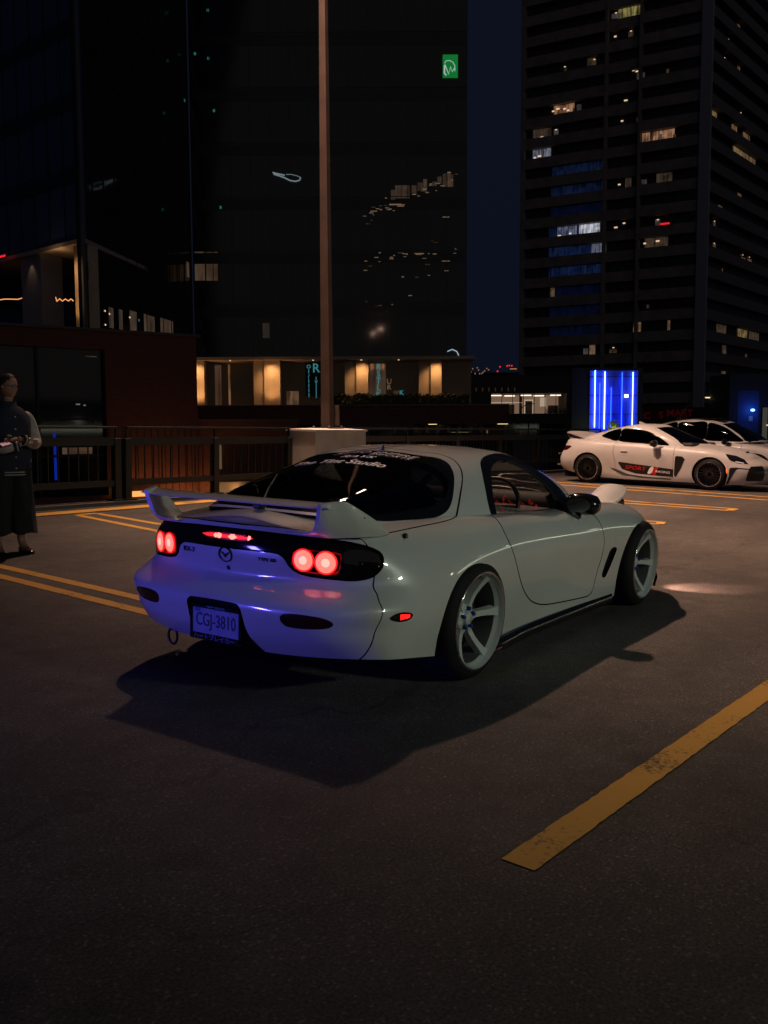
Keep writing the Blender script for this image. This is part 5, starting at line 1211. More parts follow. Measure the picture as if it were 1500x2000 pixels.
# wing soffit, columns
m = M(); m.prism([(-16.5,51.9,10.35),(-39.6,71.6,10.35),(-30,84,10.35),(-14.4,69.5,10.35)], (0,0,.24), SOFF); m.obj('wing_soffit', T, fix=True)
def column(F_, a, t0, t1, w, dep, out, m_=TAN, nm='column'):
    m = M(); F_.slab(m, a, t0, w, t1-t0, out, dep, m_); return m.obj(nm, T)
column(LW, .35, 5.3, 10.35, 1.0, .9, -.3); column(LW, 5.0, 5.3, 10.35, 2.3, 1.4, -.3, SPAN2)
m = M(); LW.slab(m, 6.5, 5.3, 24, 5.1, -6, .3, GL_B); m.obj('wing_lobby_glass', T)
m = M(); L_ = [(7.2,7.75),(7.32,8.07),(8.0,8.03),(8.8,8.12),(9.65,8.2),(10.6,8.22)]; m.tube([LW.p(a, t, -.4) for a, t in L_], .03, em('string_light', (1.,.40,.13), 1.1), 5)
m.tube([LW.p(a, t, -.4) for a, t in [(1.75,7.36),(2.0,7.5),(2.25,7.40),(2.6,7.55),(2.9,7.45),(3.2,7.62),(3.5,7.5),(3.62,7.75)]], .028, MATS['string_light'], 5); m.obj('string_lights', T)
glow(LW, 7.5, 10.42, .8, .12, E_REDS, 'red_sign', .55)
# arcade under the front
m = M(); FR.slab(m, -1, 5.2, 22, .22, .35, 6, SOFF); m.obj('arcade_soffit', T)
m = M(); FR.slab(m, -1, -4.5, 22, 6.2, .4, 7, BRICK); m.obj('arcade_base', T)
m = M(); FR.slab(m, -1, 1.7, 22, 3.5, -3.0, .2, em('arcade_glass', (1.,.66,.42), .0045)); m.obj('arcade_glazing', T)  # faint glow put into the glass for the dim interior
for a, w in ((-.3,.9),(4.28,.82),(5.12,1.20),(11.2,.84),(12.06,.92),(16.8,.86),(17.68,.82)):
    lit = w > .88 or a > 17; 
    FR.obj('column' , a, 1.7, w, 3.5, -.15 if lit else -.40, .8 if lit else .55, TAN if lit else mat('tan_stone_side', (.40,.33,.25), .75))  # blocks for the unlit column faces get the stone darkened
for a, t, w, h, mt in [(.9,1.75,.5,3.3,E_W3),(1.95,1.7,.16,3.4,E_W2),(6.5,1.85,.95,1.15,E_W2),(13.0,1.75,1.3,3.3,E_W3),(13.1,4.6,1.1,.5,E_W2),(14.9,2.0,.5,1.0,E_W3)]: FR.obj('lit_window', a, t, w, h, -2.9, .05, mt)
TEAL2 = em('sign_teal', (.10,.55,.60), .32)
def letters(txt, a, t, size, F_=FR, out=-.9, mt=TEAL2, step=.36, nm='lettering'):
    for k, c in enumerate(txt):
        me = text_mesh(c, size, mt, .01, 0, 1., .008); X, Z, Y = F_.d, F_.n, Vector((0,0,1)); p = F_.p(a, t-k*step, out)
        me.transform(Matrix(((X.x,Y.x,Z.x,p.x),(X.y,Y.y,Z.y,p.y),(X.z,Y.z,Z.z,p.z),(0,0,0,1)))); link(nm, me, T)
m = M()
FR.slab(m, 8.15, 2.5, 1.3, 2.6, -1.0, .06, MUL); m.obj('sign_board', T)
letters('OI/IIII', 8.42, 4.75, .40); letters('R', 8.98, 4.62, .95, step=.9); letters('IVIIII', 8.98, 3.85, .36, step=.27)
letters('RSTLK', 13.75, 4.7, .62, step=.52); letters('UR', 14.55, 3.6, .55, step=.45, mt=E_W2); letters('K', 15.5, 2.75, .5)
for a in (8.8, 12.4, 15.2, 2.6): glow(FR, a, 5.12, .12, .06, E_DOT, 'downlight', .36)
m = M(); m.tube([FR.p(a, t, .4) for a, t in [(18.9,5.75),(19.25,5.9),(19.6,5.75),(19.75,5.45)]], .035, em('arc_white', (.6,.8,.95), .6), 5); m.obj('arc_lamp', T)
# hedge on the arcade wall
H = city('hedge', 'long dark clipped hedge on the brick wall before the arcade columns', 'hedge')
HG = mat('hedge_green', (.035,.05,.025), .8, build=noise_col((.02,.03,.015), (.055,.075,.035), 3, 4)); m = M(); rnd = random.Random(4)
for k in range(1500):
    a = rnd.uniform(-4.0, 6.4); t = 1.75+.85*rnd.random()**.8; f = 69.2+rnd.uniform(-.4,.4); s = rnd.uniform(.06,.14); v = Vector((rnd.gauss(0,1), rnd.gauss(0,1), rnd.gauss(0,1))).normalized(); u = v.orthogonal().normalized(); w = v.cross(u); c = Vector((a, f, t+.06*math.sin(a*3)))
    m.add([c-u*s, c+w*s*.6, c+u*s, c-w*s*.6], [(0,1,2,3)], HG)
m.box((1.2,69.3,2.1),(10.2,.5,.75),HG); m.obj('foliage', H)

# ---- brick podium left
P = city('brick_podium', 'low dark red brick building with big dark windows below the tower', 'building')
PO = Face(P, (0,0,0), -23.3, 43.5, .7995, .6007, 15.85)
m = M(); PO.slab(m, -18, 4.3, 33.85, .95, 0, 4.0, BRICK); PO.slab(m, 10.52, -4.5, 5.33, 8.8, -.0001, 3.9, BRICK); PO.slab(m, -18, -4.5, 28.52, 1.0, -.0001, .5, BRICK); m.obj('brick_wall', P)
m = M(); PO.slab(m, -18, 5.25, 34.1, .14, .12, 4.3, mat('coping', (.10,.075,.065), .7)); m.obj('coping', P)
for k in range(8):
    for t, h in ((-3.5,2.1),(-1.4,1.95),(.55,3.75)): PO.obj('window_pane', -17.9+k*3.55+.07, t, min(3.5, 10.4-(-17.9+k*3.55)), h, -.35+.002*((k*3+int(t)) % 3), .08, GL_T)
for k in range(9): PO.obj('mullion', -17.9+k*3.55, -3.5, .14, 7.8, -.22, .14, MUL)
for t in (.55, -1.4): PO.obj('transom', -18, t, 28.5, .12, -.24, .1, MUL)
m = M()
for k in range(14): PO.slab(m, 10.6+k*.40, -4.4, .03, 4.6, .02, .02, MUL)
tag(m.obj('wall_joints', P), kind='stuff')
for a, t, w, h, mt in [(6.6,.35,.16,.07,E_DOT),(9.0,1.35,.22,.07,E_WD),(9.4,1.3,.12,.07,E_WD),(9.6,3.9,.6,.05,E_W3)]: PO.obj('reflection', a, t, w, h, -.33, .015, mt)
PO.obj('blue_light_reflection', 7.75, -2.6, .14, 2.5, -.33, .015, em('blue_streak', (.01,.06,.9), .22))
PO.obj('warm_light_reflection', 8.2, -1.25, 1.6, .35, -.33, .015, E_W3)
# bench on the podium roof
m = M()
# lower brick wall with up-lights, behind the railing
Q = city('garden_wall', 'long brick wall lit orange from below behind the railing', 'wall')
QF = Face(Q, (0,0,0), -13.6, 54., .93, .36, 9.5)
m = M(); QF.slab(m, -3.4, -4.5, 12.3, 5.0, 0, .6, BRICK); m.obj('brick_face', Q)
m = M(); QF.slab(m, -3.4, .5, 12.3, .12, .1, .8, mat('coping', (.10,.075,.065), .7)); m.obj('coping', Q)
QF.obj('narrow_window', 3.85, -2.35, .28, 1.45, .02, .02, em('slot_window', (.75,.55,.28), .11))
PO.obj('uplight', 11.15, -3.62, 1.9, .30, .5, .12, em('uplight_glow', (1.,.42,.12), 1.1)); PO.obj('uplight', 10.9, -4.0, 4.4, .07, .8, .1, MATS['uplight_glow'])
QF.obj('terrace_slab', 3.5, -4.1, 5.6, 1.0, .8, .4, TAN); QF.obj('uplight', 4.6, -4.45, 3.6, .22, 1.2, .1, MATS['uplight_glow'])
for k in range(4):
    m = M(); QF.slab(m, 5.0+k*.55, -4.2, .14, .34, 1.1, .2, mat('lamp_post_small', (.55,.5,.45), .5)); m.obj('bollard', Q)

# ---- long brick band with dark glazing below, right of the pole
B = city('brick_terrace', 'long red brick terrace wall over dark glazing beyond the railing', 'building')
BF = Face(B, (0,0,0), -13.7, 68., 1, 0, 22.9)
m = M(); BF.slab(m, 0, .35, 22.9, 1.35, 0, 6, BRICK); m.obj('brick_band', B)
m = M(); BF.slab(m, 0, 1.7, 22.9, .10, .10, 1.0, mat('coping_light', (.22,.13,.10), .7)); m.obj('coping', B)
m = M(); BF.slab(m, 5.6, -4.5, 21.5, 4.85, -.6, .2, GL_T); m.obj('glazing', B)
for k in range(13): BF.obj('mullion', 5.7+k*1.7, -4.5, .09, 4.85, -.5, .1, mat('mullion_grey', (.07,.065,.06), .5))
for a, w in ((17.0,.62),(22.1,.75)): BF.obj('ceiling_light', a, .32, w, .12, -.1, .12, em('tube_yellow', (1.,.85,.35), 1.5))
BF.obj('ceiling_light', 18.7, -.28, 1.3, .04, -.45, .05, em('tube_dim', (.8,.7,.3), .12)); BF.obj('lit_window', 21.3, -.35, .12, .3, -.48, .03, E_W2)
for k in range(9): BF.obj('lit_window', 14.4+k*.8, -.3, .25, .45, -.48, .03, em('glaze_faint', (.5,.45,.35), .006+.0*k))
BF.obj('steel_door', 23.3, -3.2, 2.6, 2.6, -.3, .1, mat('door_blue_grey', (.05,.09,.16), .5)); 
for k in range(2):
    BF.obj('lit_window', 26.6, -1.9-k*.8, .5, .12, -.3, .05, E_W2); 
BF.obj('lit_window', 13.5, -3.8, 1.0, .9, -.3, .05, em('window_aqua', (.55,.85,.85), .28)); BF.obj('lit_window', 16.6, -3.9, 1.5, 1.1, -.3, .05, MATS['window_aqua']); BF.obj('lit_window', 18.6, -3.9, 1.2, .9, -.3, .05, MATS['window_aqua'])

# ---- low building with the bright room
D = city('low_office', 'low dark office with one brightly lit room behind tall glass', 'building')
DF = Face(D, (0,0,0), 7.3, 90., 1, 0, 15)
DB = mat('office_cladding', (.05,.038,.032), .7)
m = M(); DF.slab(m, 0, 3.4, 15, 1.75, 0, 8, DB); DF.slab(m, 0, -4.5, 15, 5.9, 0, 8, DB); DF.slab(m, 0, 1.4, 3.1, 2.0, -.01, 7.9, DB); DF.slab(m, 10.5, 1.4, 4.5, 2.0, -.01, 7.9, DB); m.obj('walls', D)
m = M(); DF.slab(m, 3.1, 1.4, 7.4, 2.0, -4.5, .2, em('room_wall', (1.,.62,.40), .16)); m.obj('room_wall', D)  # back wall glows itself in place of the room's lighting
m = M(); DF.slab(m, 3.1, 1.4, 7.4, .04, 0, 4.5, TAN); m.obj('room_floor', D)
for k in range(5): DF.obj('ceiling_light', 3.3+k*1.45, 3.18, 1.0, .10, -1.-(k % 2)*1.2, .3, em('strip_light', (1.,.80,.60), 1.6))
for a, t, w, h, mt in [(3.2,2.55,3.5,.10,'w'),(3.3,1.5,2.6,.9,'d'),(6.9,1.4,.9,1.5,'w'),(7.0,1.4,.7,1.35,'d'),(8.5,2.2,.6,.9,'w'),(9.3,1.5,1.0,.8,'d'),(6.4,1.4,.28,2.0,'c')]:
    DF.obj('room_partition', a, t, w, h, -3.6+(.1 if mt == 'd' else 0), .1, {'w': em('partition_lit', (1.,.75,.55), .38), 'd': mat('partition_dark', (.12,.09,.07), .7), 'c': mat('room_column', (.06,.05,.045), .7)}[mt])  # pale partitions glow to look lit
for k in range(8): DF.obj('mullion', 3.1+k*1.05, 1.4, .05, 2.0, .02, .06, MUL)
for k in range(9): DF.obj('lit_window', .4+k*.62, 3.6+.0*k, .10, .35, .02, .02, em('slot_warm', (1.,.5,.2), .03))
m = M(); rnd = random.Random(9)
for k in range(260):
    a = rnd.uniform(8.3, 11.0); c = DF.p(a, 1.35+rnd.random()*.55, .3+rnd.random()*.4); v = Vector((rnd.gauss(0,1), rnd.gauss(0,1), rnd.gauss(0,1))).normalized(); u = v.orthogonal().normalized(); w = v.cross(u); s = rnd.uniform(.05,.12); m.add([c-u*s, c+w*s, c+u*s], [(0,1,2)], HG)
SH = city('planter_shrub', 'green shrub at the foot of the brightly lit room window', 'shrub'); SHo = m.obj('foliage', SH)
m = M(); m.tube([DF.p(5.7,1.0,1.0), DF.p(6.0,2.0,1.0), DF.p(6.5,2.35,1.0), DF.p(7.2,2.35,1.0)], .045, DB, 6); m.obj('hoop', D)

# ---- neon wall
N = city('neon_wall', 'dark panel wall with vertical glowing blue light tubes', 'light wall')
NF = Face(N, (0,0,0), 12.6, 62., 1, 0, 4.6)
m = M(); NF.slab(m, 0, -4.5, 4.75, 8.5, -.12, .6, mat('neon_frame', (.012,.012,.02), .5)); m.obj('frame', N)
NB = mat('neon_backing', (.10,.14,.85), .4)  # panels coloured blue to carry the glow of the tubes
for k in range(8):
    NF.obj('backing_panel', 1.18+k*.405, -.6, .385, 4.42, -.04, .06, NB)
TB = em('neon_blue', (.012,.05,1.), 9.); TH = em('neon_core', (.12,.26,1.), 15.)
for a, t, w, h in [(1.50,.04,.05,3.78),(1.82,-.03,.035,3.0),(2.15,-.07,.055,3.81),(2.58,-.07,.035,2.76),(3.30,-.07,.04,3.77),(4.02,.2,.045,3.5)]:
    m = M(); m.tube([NF.p(a, t, .10), NF.p(a, t+h, .10)], w*.55, TH if w > .04 else TB, 8); m.obj('neon_tube', N)
for k in range(3): NF.obj('cross_rail', 1.15, .9+k*1.25, 3.3, .03, .02, .04, mat('neon_rail', (.01,.01,.02), .5))
glow(NF, 3.42, 2.02, .26, .2, em('globe', (.9,.9,1.), 3.), 'globe_lamp', .3)
# ---- red wall, street lamp, blue doorway
W = city('graffiti_wall', 'dark wall with dim red lettering beyond the parked cars', 'wall')
WF = Face(W, (0,0,0), 20.3, 75., 1, 0, 12)
RW = mat('wall_dark_red', (.10,.015,.014), .8)
m = M(); WF.slab(m, 0, -4.5, 6.6, 6.15, 0, .4, RW); m.obj('wall', W)
m = M(); WF.slab(m, 6.6, -4.5, 6, 7.6, .3, .5, mat('annex_grey', (.06,.055,.055), .8)); m.obj('annex', W)
for k, (a, t, c) in enumerate([(.4,.95,'E'),(1.0,.95,'C'),(2.15,1.0,'S'),(2.9,1.15,'M'),(3.5,1.15,'A'),(4.0,1.15,'R'),(4.5,1.15,'T')]):
    me = text_mesh(c, .75, em('red_paint_lit', (.8,.02,.02), .022), .01, 0, 1.1, .02); p = WF.p(a, t, .03); me.transform(Matrix(((1,0,0,p.x),(0,0,-1,p.y),(0,1,0,p.z),(0,0,0,1)))); link('lettering', me, W)  # letters glow faintly in place of light on the paint
WF.obj('lit_window', 7.1, 1.15, .45, .75, .33, .03, em('window_cream', (.9,.7,.45), .16)); 
K = city('corner_kiosk', 'dark blue lit kiosk with glass door at the right edge', 'kiosk')
KF = Face(K, (0,0,0), 24.6, 66., 1, 0, 8)
m = M(); KF.slab(m, 0, -4.5, 8, 8.3, 0, 4, mat('kiosk_wall', (.04,.045,.06), .7)); m.obj('walls', K)
m = M(); KF.slab(m, .6, -4., 1.5, 6.6, .02, .02, mat('kiosk_blue', (.04,.09,.25), .6)); m.obj('panel', K)
KF.obj('door_glass', 2.35, -4.0, 1.5, 5.4, .03, .03, em('door_lit', (.80,.78,.60), .05)); 
for a in (2.3, 2.75, 3.2): KF.obj('door_frame', a, -4.0, .07, 5.45, .07, .05, MUL)
m = M(); c = KF.p(1.55, 1.22, .35); m.lathe([(0,.10),(.12,.06),(.15,0),(.12,-.06),(0,-.10)], em('blue_lamp', (.10,.30,1.), 7.), 14, 'z', c); m.obj('wall_lamp', K)
KF.obj('notice', 1.42, .45, .26, .35, .05, .03, mat('notice_white', (.5,.5,.5), .6)); glow(KF, 2.62, .1, .1, .1, E_DOT, 'downlight', .2)
l = bpy.data.lights.new('blue_point', 'POINT'); l.energy = 12; l.color = (.05,.15,1.); l.shadow_soft_size = .1; o = bpy.data.objects.new('blue_point', l); COL.objects.link(o); o.parent = K; o.location = KF.p(1.55, 1.22, .8)
L = city('street_lamp', 'thin street lamp with a slanted arm before the tower', 'street lamp', 22.4, 70., -4.6)
m = M(); m.tube([(0,0,0),(0,0,5.6)], .05, SPAN2, 6); m.tube([(0,0,5.6),(.7,0,6.3),(1.9,0,6.85)], .04, SPAN2, 6); m.obj('mast', L); m = M(); m.box((2.1,0,6.85),(.45,.2,.08),em('lamp_amber', (1.,.8,.4), 1.2)); m.obj('lamp_head', L)
Y = city('yellow_shrub', 'small yellow green lit shrub before the blue neon wall', 'shrub', 14.9, 60., -1.3)
m = M(); YG = mat('shrub_yellow', (.45,.50,.06), .7, emit=(.6,.7,.05), es=.0); rnd = random.Random(2)
for k in range(320):
    v = Vector((rnd.gauss(0,1), rnd.gauss(0,1), rnd.gauss(0,1))).normalized(); c = Vector((v.x*.42, v.y*.3, 1.35+v.z*.42))*1.*rnd.uniform(.75,1.05); c.z = 1.35+(c.z-1.35); u = v.orthogonal().normalized(); w = v.cross(u); s = rnd.uniform(.05,.10); m.add([c-u*s, c+w*s, c+u*s, c-w*s], [(0,1,2,3)], YG)
m.obj('foliage', Y); m = M(); m.tube([(0,0,-3.2),(0,0,1.3)], .05, DB, 6); m.obj('trunk', Y)
l = bpy.data.lights.new('shrub_spot', 'POINT'); l.energy = 26; l.color = (.95,1.,.4); l.shadow_soft_size = .1; o = bpy.data.objects.new('shrub_spot', l); COL.objects.link(o); o.parent = Y; o.location = (-.3,-1.2,1.0)

# ---- office tower right
O = city('office_tower', 'banded concrete office tower with scattered lit windows', 'building')
TL = Face(O, (0,0,0), 55.95, 165., -.8779, .4788, 33.6); TR = Face(O, (0,0,0), 55.95, 165., .6428, .766, 60)
m = M(); GL_O = mat('office_glass', (.055,.055,.065), .35); TL.slab(m, 0, -6, 33.6, 100, -1.2, 8, GL_O); TR.slab(m, 0, -6, 60, 100, -1.2, 8, GL_O); m.obj('core_glass', O)
NFL = 25
for k in range(NFL):
    z = 4.45+3.72*k
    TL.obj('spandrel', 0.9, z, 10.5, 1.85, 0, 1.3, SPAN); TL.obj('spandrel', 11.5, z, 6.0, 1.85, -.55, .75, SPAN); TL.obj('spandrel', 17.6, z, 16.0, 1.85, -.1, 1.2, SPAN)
    TR.obj('spandrel', .9, z, 59, 1.85, 0, 1.3, mat('spandrel_side', (.13,.12,.125), .8))  # stone darkened on this face to offset the city glow lamp
TL.obj('corner_pier', -.9, -6, 1.8, 100, .35, 1.4, SPAN2); TL.obj('edge_pier', 33.0, -6, .7, 100, .1, 1.4, SPAN)
TL.obj('pier', 11.1, -6, .5, 100, .05, 1.3, SPAN); TL.obj('pier', 17.3, -6, .5, 100, .0, 1.2, SPAN)
m = M()
for F_, W_ in ((TL, 33.6), (TR, 60)):
    for k in range(int(W_/1.5)): F_.slab(m, k*1.5, 0, .08, 98, -1.12, .08, MUL)
tag(m.obj('mullions', O), kind='stuff')
def snap(t, h):
    k = round((t+h/2-(4.45+1.85+.93))/3.72); return 4.45+1.85+3.72*k
def tw(F_, L_, mt, nm='lit_window', sn=True):
    for a, t, w, h in L_:
        if w < 0: a, w = a+w, -w
        if sn and h > 1.2: t, h = snap(t, h)+.05, 1.75
        elif sn: t = min(max(t, snap(t, h)+.1), snap(t, h)+1.7)
        F_.obj(nm, a, t, w, h, -1.08, .06, mt)
tw(TL, [(27.61,57.19,-3.96,3.13),(9.4,51.14,-4.05,2.28),(11.0,51.21,-1.4,2.46)], em('window_peach', (1.,.52,.28), .16))
tw(TL, [(15.74,74.03,-4.57,2.29)], em('window_yellow', (.9,.75,.25), .13))
tw(TL, [(8.33,43.54,-2.71,2.04),(13.95,43.12,-1.13,1.3),(10.17,32.05,-4.1,1.84),(2.31,32.03,-1.07,1.3),(31.67,53.72,-3.64,2.23),(3.92,51.32,-2.46,2.03)], E_W3)
tw(TL, [(5.87,17.05,-2.45,1.94),(11.99,16.97,-1.43,1.92),(20.11,13.26,-1.1,1.84),(27.9,24.16,-.93,1.89)], E_W2)
tw(TL, [(22.39,35.1,-3.9,2.44)], E_WH); tw(TL, [(31.63,49.52,-3.55,2.38),(26.62,34.97,-3.78,1.61),(20.,31.56,-2.71,1.37)], E_WD)
tw(TL, [(27.78,45.49,-10.0,4.18),(27.93,41.56,-10.,3.73),(28.34,34.84,-5.89,2.96)], E_BL); tw(TL, [(28.29,30.64,-10.4,3.17),(28.25,27.23,-10.4,3.15)], em('window_blue_mid', (.08,.18,.60), .028)); tw(TL, [(27.99,38.45,-10.4,3.27),(27.,23.5,-9.4,2.96),(27.96,19.95,-10.,2.84),(27.92,16.38,-10.,2.75)], E_BL2)
DOTS = [(4.4,72.5),(12.0,63.6),(12.6,63.9),(11.4,64.2),(3.0,59.2),(2.4,59.3),(1.7,59.4),(2.0,61.2),(1.6,61.4),(13.8,58.9),(14.5,55.4),(16.,70.4),(7.9,45.6),(14.8,44.2),(23.4,43.3),(18.5,47.2),(4.4,48.1),(27.5,59.2),(26.5,59.5),(25.3,59.3),(24.6,58.9),(27.2,52.9),(25.9,53.2),(24.7,53.6),(23.5,54.0),(22.3,53.2),(21.2,53.4),(20.6,53.5),(31.2,54.6),(30.4,54.2),(29.6,54.8),(28.8,54.4),(31.,51.2),(30.,51.4),(3.6,53.0),(2.9,53.1),(2.1,52.5),(2.8,52.3),(1.9,52.0),(25.9,36.2),(23.9,36.4),(10.0,33.2),(7.6,33.4),(6.,35.4),(3.5,35.5),(28.6,12.4),(27.9,12.5),(27.0,12.6),(25.6,12.6),(14.2,35.2),(13.8,37.2),(15.2,36.6)]
for i, (a, t) in enumerate(DOTS): TL.obj('ceiling_light', a, t, .42 if i % 3 else .6, .22, -1.0, .06, E_DOT if i % 4 else E_DOTW)
rnd = random.Random(31)
for k in range(46):
    F_, W_ = (TL, 32) if k % 3 else (TR, 30); fl = rnd.randrange(1, 22); a = rnd.uniform(1.5, W_-2); w = rnd.choice((.5,.9,1.4,2.2)); t = 4.45+1.85+3.72*fl+rnd.uniform(.05,.5)
    if F_ is TL and 16 < a < 29 and 15 < t < 50: continue
    F_.obj('lit_window', a, t, w, rnd.uniform(.5,1.3), -1.06+.001*k, .03, em('window_speck_%d' % (k % 3) if 0 else ('window_dusky','window_brownish','window_pale')[k % 3], ((.9,.5,.25),(.8,.55,.3),(.8,.75,.7))[k % 3], (.05,.025,.03)[k % 3]))
    if k % 2: F_.obj('ceiling_light', a+w*.3, t+.9, .35, .14, -1.0, .03, E_DOT)
tw(TL, [(7.97,36.14,-2.07,.45)], E_REDS, 'red_sign', False)
tw(TR, [(3.5,53.2,4.6,2.0),(16.9,49.7,5.0,2.0)], em('window_gold', (.95,.65,.28), .10)); tw(TR, [(15.9,53.4,2.6,2.),(22.,53.4,3.6,2.),(22.3,49.9,7.,2.)], E_W2); tw(TR, [(22.3,18.6,5.2,2.)], em('window_gold', (.95,.65,.28), .10)); tw(TR, [(28.5,18.9,6.,2.),(10.8,18.,5.,2.),(1.5,13.6,1.7,2.),(14.2,14.,2.,2.)], E_W3); tw(TR, [(3.4,71.8,2.4,1.5)], E_W3)
# low block linking podium and tower, far skyline
S = city('far_block', 'distant low dark block with tiny lights on the skyline between the towers', 'building')
SF = Face(S, (0,0,0), 20., 300., 1, 0, 40)
m = M(); SF.slab(m, 0, -10, 30, 28, 0, 20, mat('far_dark', (.02,.02,.022), .9)); m.obj('walls', S)
rnd = random.Random(11)
for k in range(16): SF.obj('lit_window', 5.5+k*.55+rnd.uniform(-.2,.2), 18.2+rnd.uniform(-.8,1.2), .35, .4, .1, .1, em('far_warm', (1.,.5,.25), .25))
for a, t in ((17.4,19.6),(19.7,19.9),(20.4,20.),(21.2,19.9),(16.6,18.2)): SF.obj('beacon', a, t, .4, .4, .1, .1, em('beacon_red', (1.,.02,.03), 1.3))
SF.obj('roof_sign', 20.8, 19., 2.2, .25, .1, .1, em('sign_orange', (1.,.4,.1), .5))
def _city_lights():
    def spot(par, p, d, e, col=(1.,.60,.28), ang=70, soft=.05):
        l = bpy.data.lights.new('uplight_lamp', 'SPOT'); l.energy = e; l.color = col; l.spot_size = R(ang); l.spot_blend = .8; l.shadow_soft_size = soft
        o = bpy.data.objects.new('uplight_lamp', l); COL.objects.link(o); o.parent = par; o.location = p; o.rotation_euler = Vector(d).to_track_quat('-Z', 'Y').to_euler()
    T = bpy.data.objects['glass_tower']
    for a in (.1, 5.7, 12.5, 18.1):
        spot(T, FR.p(a, 1.75, .8), (0,.30,1), 210, (1.,.48,.18), 110, .3); spot(T, FR.p(a, 5.1, .6), (0,.28,-1), 260, (1.,.50,.20), 110, .3)
    spot(T, FR.p(2.0, 5.0, -.5), (0,.2,-1), 40)
    spot(T, LW.p(.85, 5.4, .7), tuple(-LW.n*.26+Vector((0,0,1))), 260, (1.,.52,.22), 90, .3); spot(T, LW.p(.85, 10.2, .7), tuple(-LW.n*.26-Vector((0,0,1))), 260, (1.,.52,.22), 90, .3); spot(T, LW.p(6.0, 10.2, .1), tuple(-LW.n*.3-Vector((0,0,1))), 8)
    spot(T, LW.p(2.5, 9.6, .2), tuple(LW.d*.3+Vector((0,0,1))), 22, ang=140)
    Q = bpy.data.objects['garden_wall']
    for k in range(6): spot(Q, QF.p(-2.6+k*1.9, -4.0, 1.1), tuple(-QF.n*.75+Vector((0,0,1))), 60, (1.,.45,.14), 110)
    for a in (4.2, 6.4): spot(Q, QF.p(a, -2.7, 2.4), tuple(Vector((0,.6,-1))), 60, (1.,.6,.3), 120)
    P_ = bpy.data.objects['brick_podium']
    for a in (11.4, 12.6, 14.0, 15.3): spot(P_, PO.p(a, -4.0, 1.0), tuple(-PO.n*.7+Vector((0,0,1))), 55, (1.,.42,.13), 120)
LIGHTS.append(_city_lights)
# ================================================================ person at the left edge
def skin_mesh(name, nodes, edges, root=0, sub=2, parent=None, m_=None, smooth=True):
    me = bpy.data.meshes.new(name); me.from_pydata([n[:3] for n in nodes], edges, []); o = bpy.data.objects.new(name, me); COL.objects.link(o)
    sk = o.modifiers.new('skin', 'SKIN'); sk.use_smooth_shade = True; sk.branch_smoothing = .3
    for i, n in enumerate(nodes):
        r = n[3]; v = me.skin_vertices[0].data[i]; v.radius = r if isinstance(r, tuple) else (r, r); v.use_root = (i == root)
    if sub: s = o.modifiers.new('sub', 'SUBSURF'); s.levels = sub; s.render_levels = sub
    dg = bpy.context.evaluated_depsgraph_get(); res = bpy.data.meshes.new_from_object(o.evaluated_get(dg)); res.name = name
    bpy.data.objects.remove(o); res.materials.clear(); res.materials.append(m_)
    for p in res.polygons: p.use_smooth = True
    return link(name, res, parent)
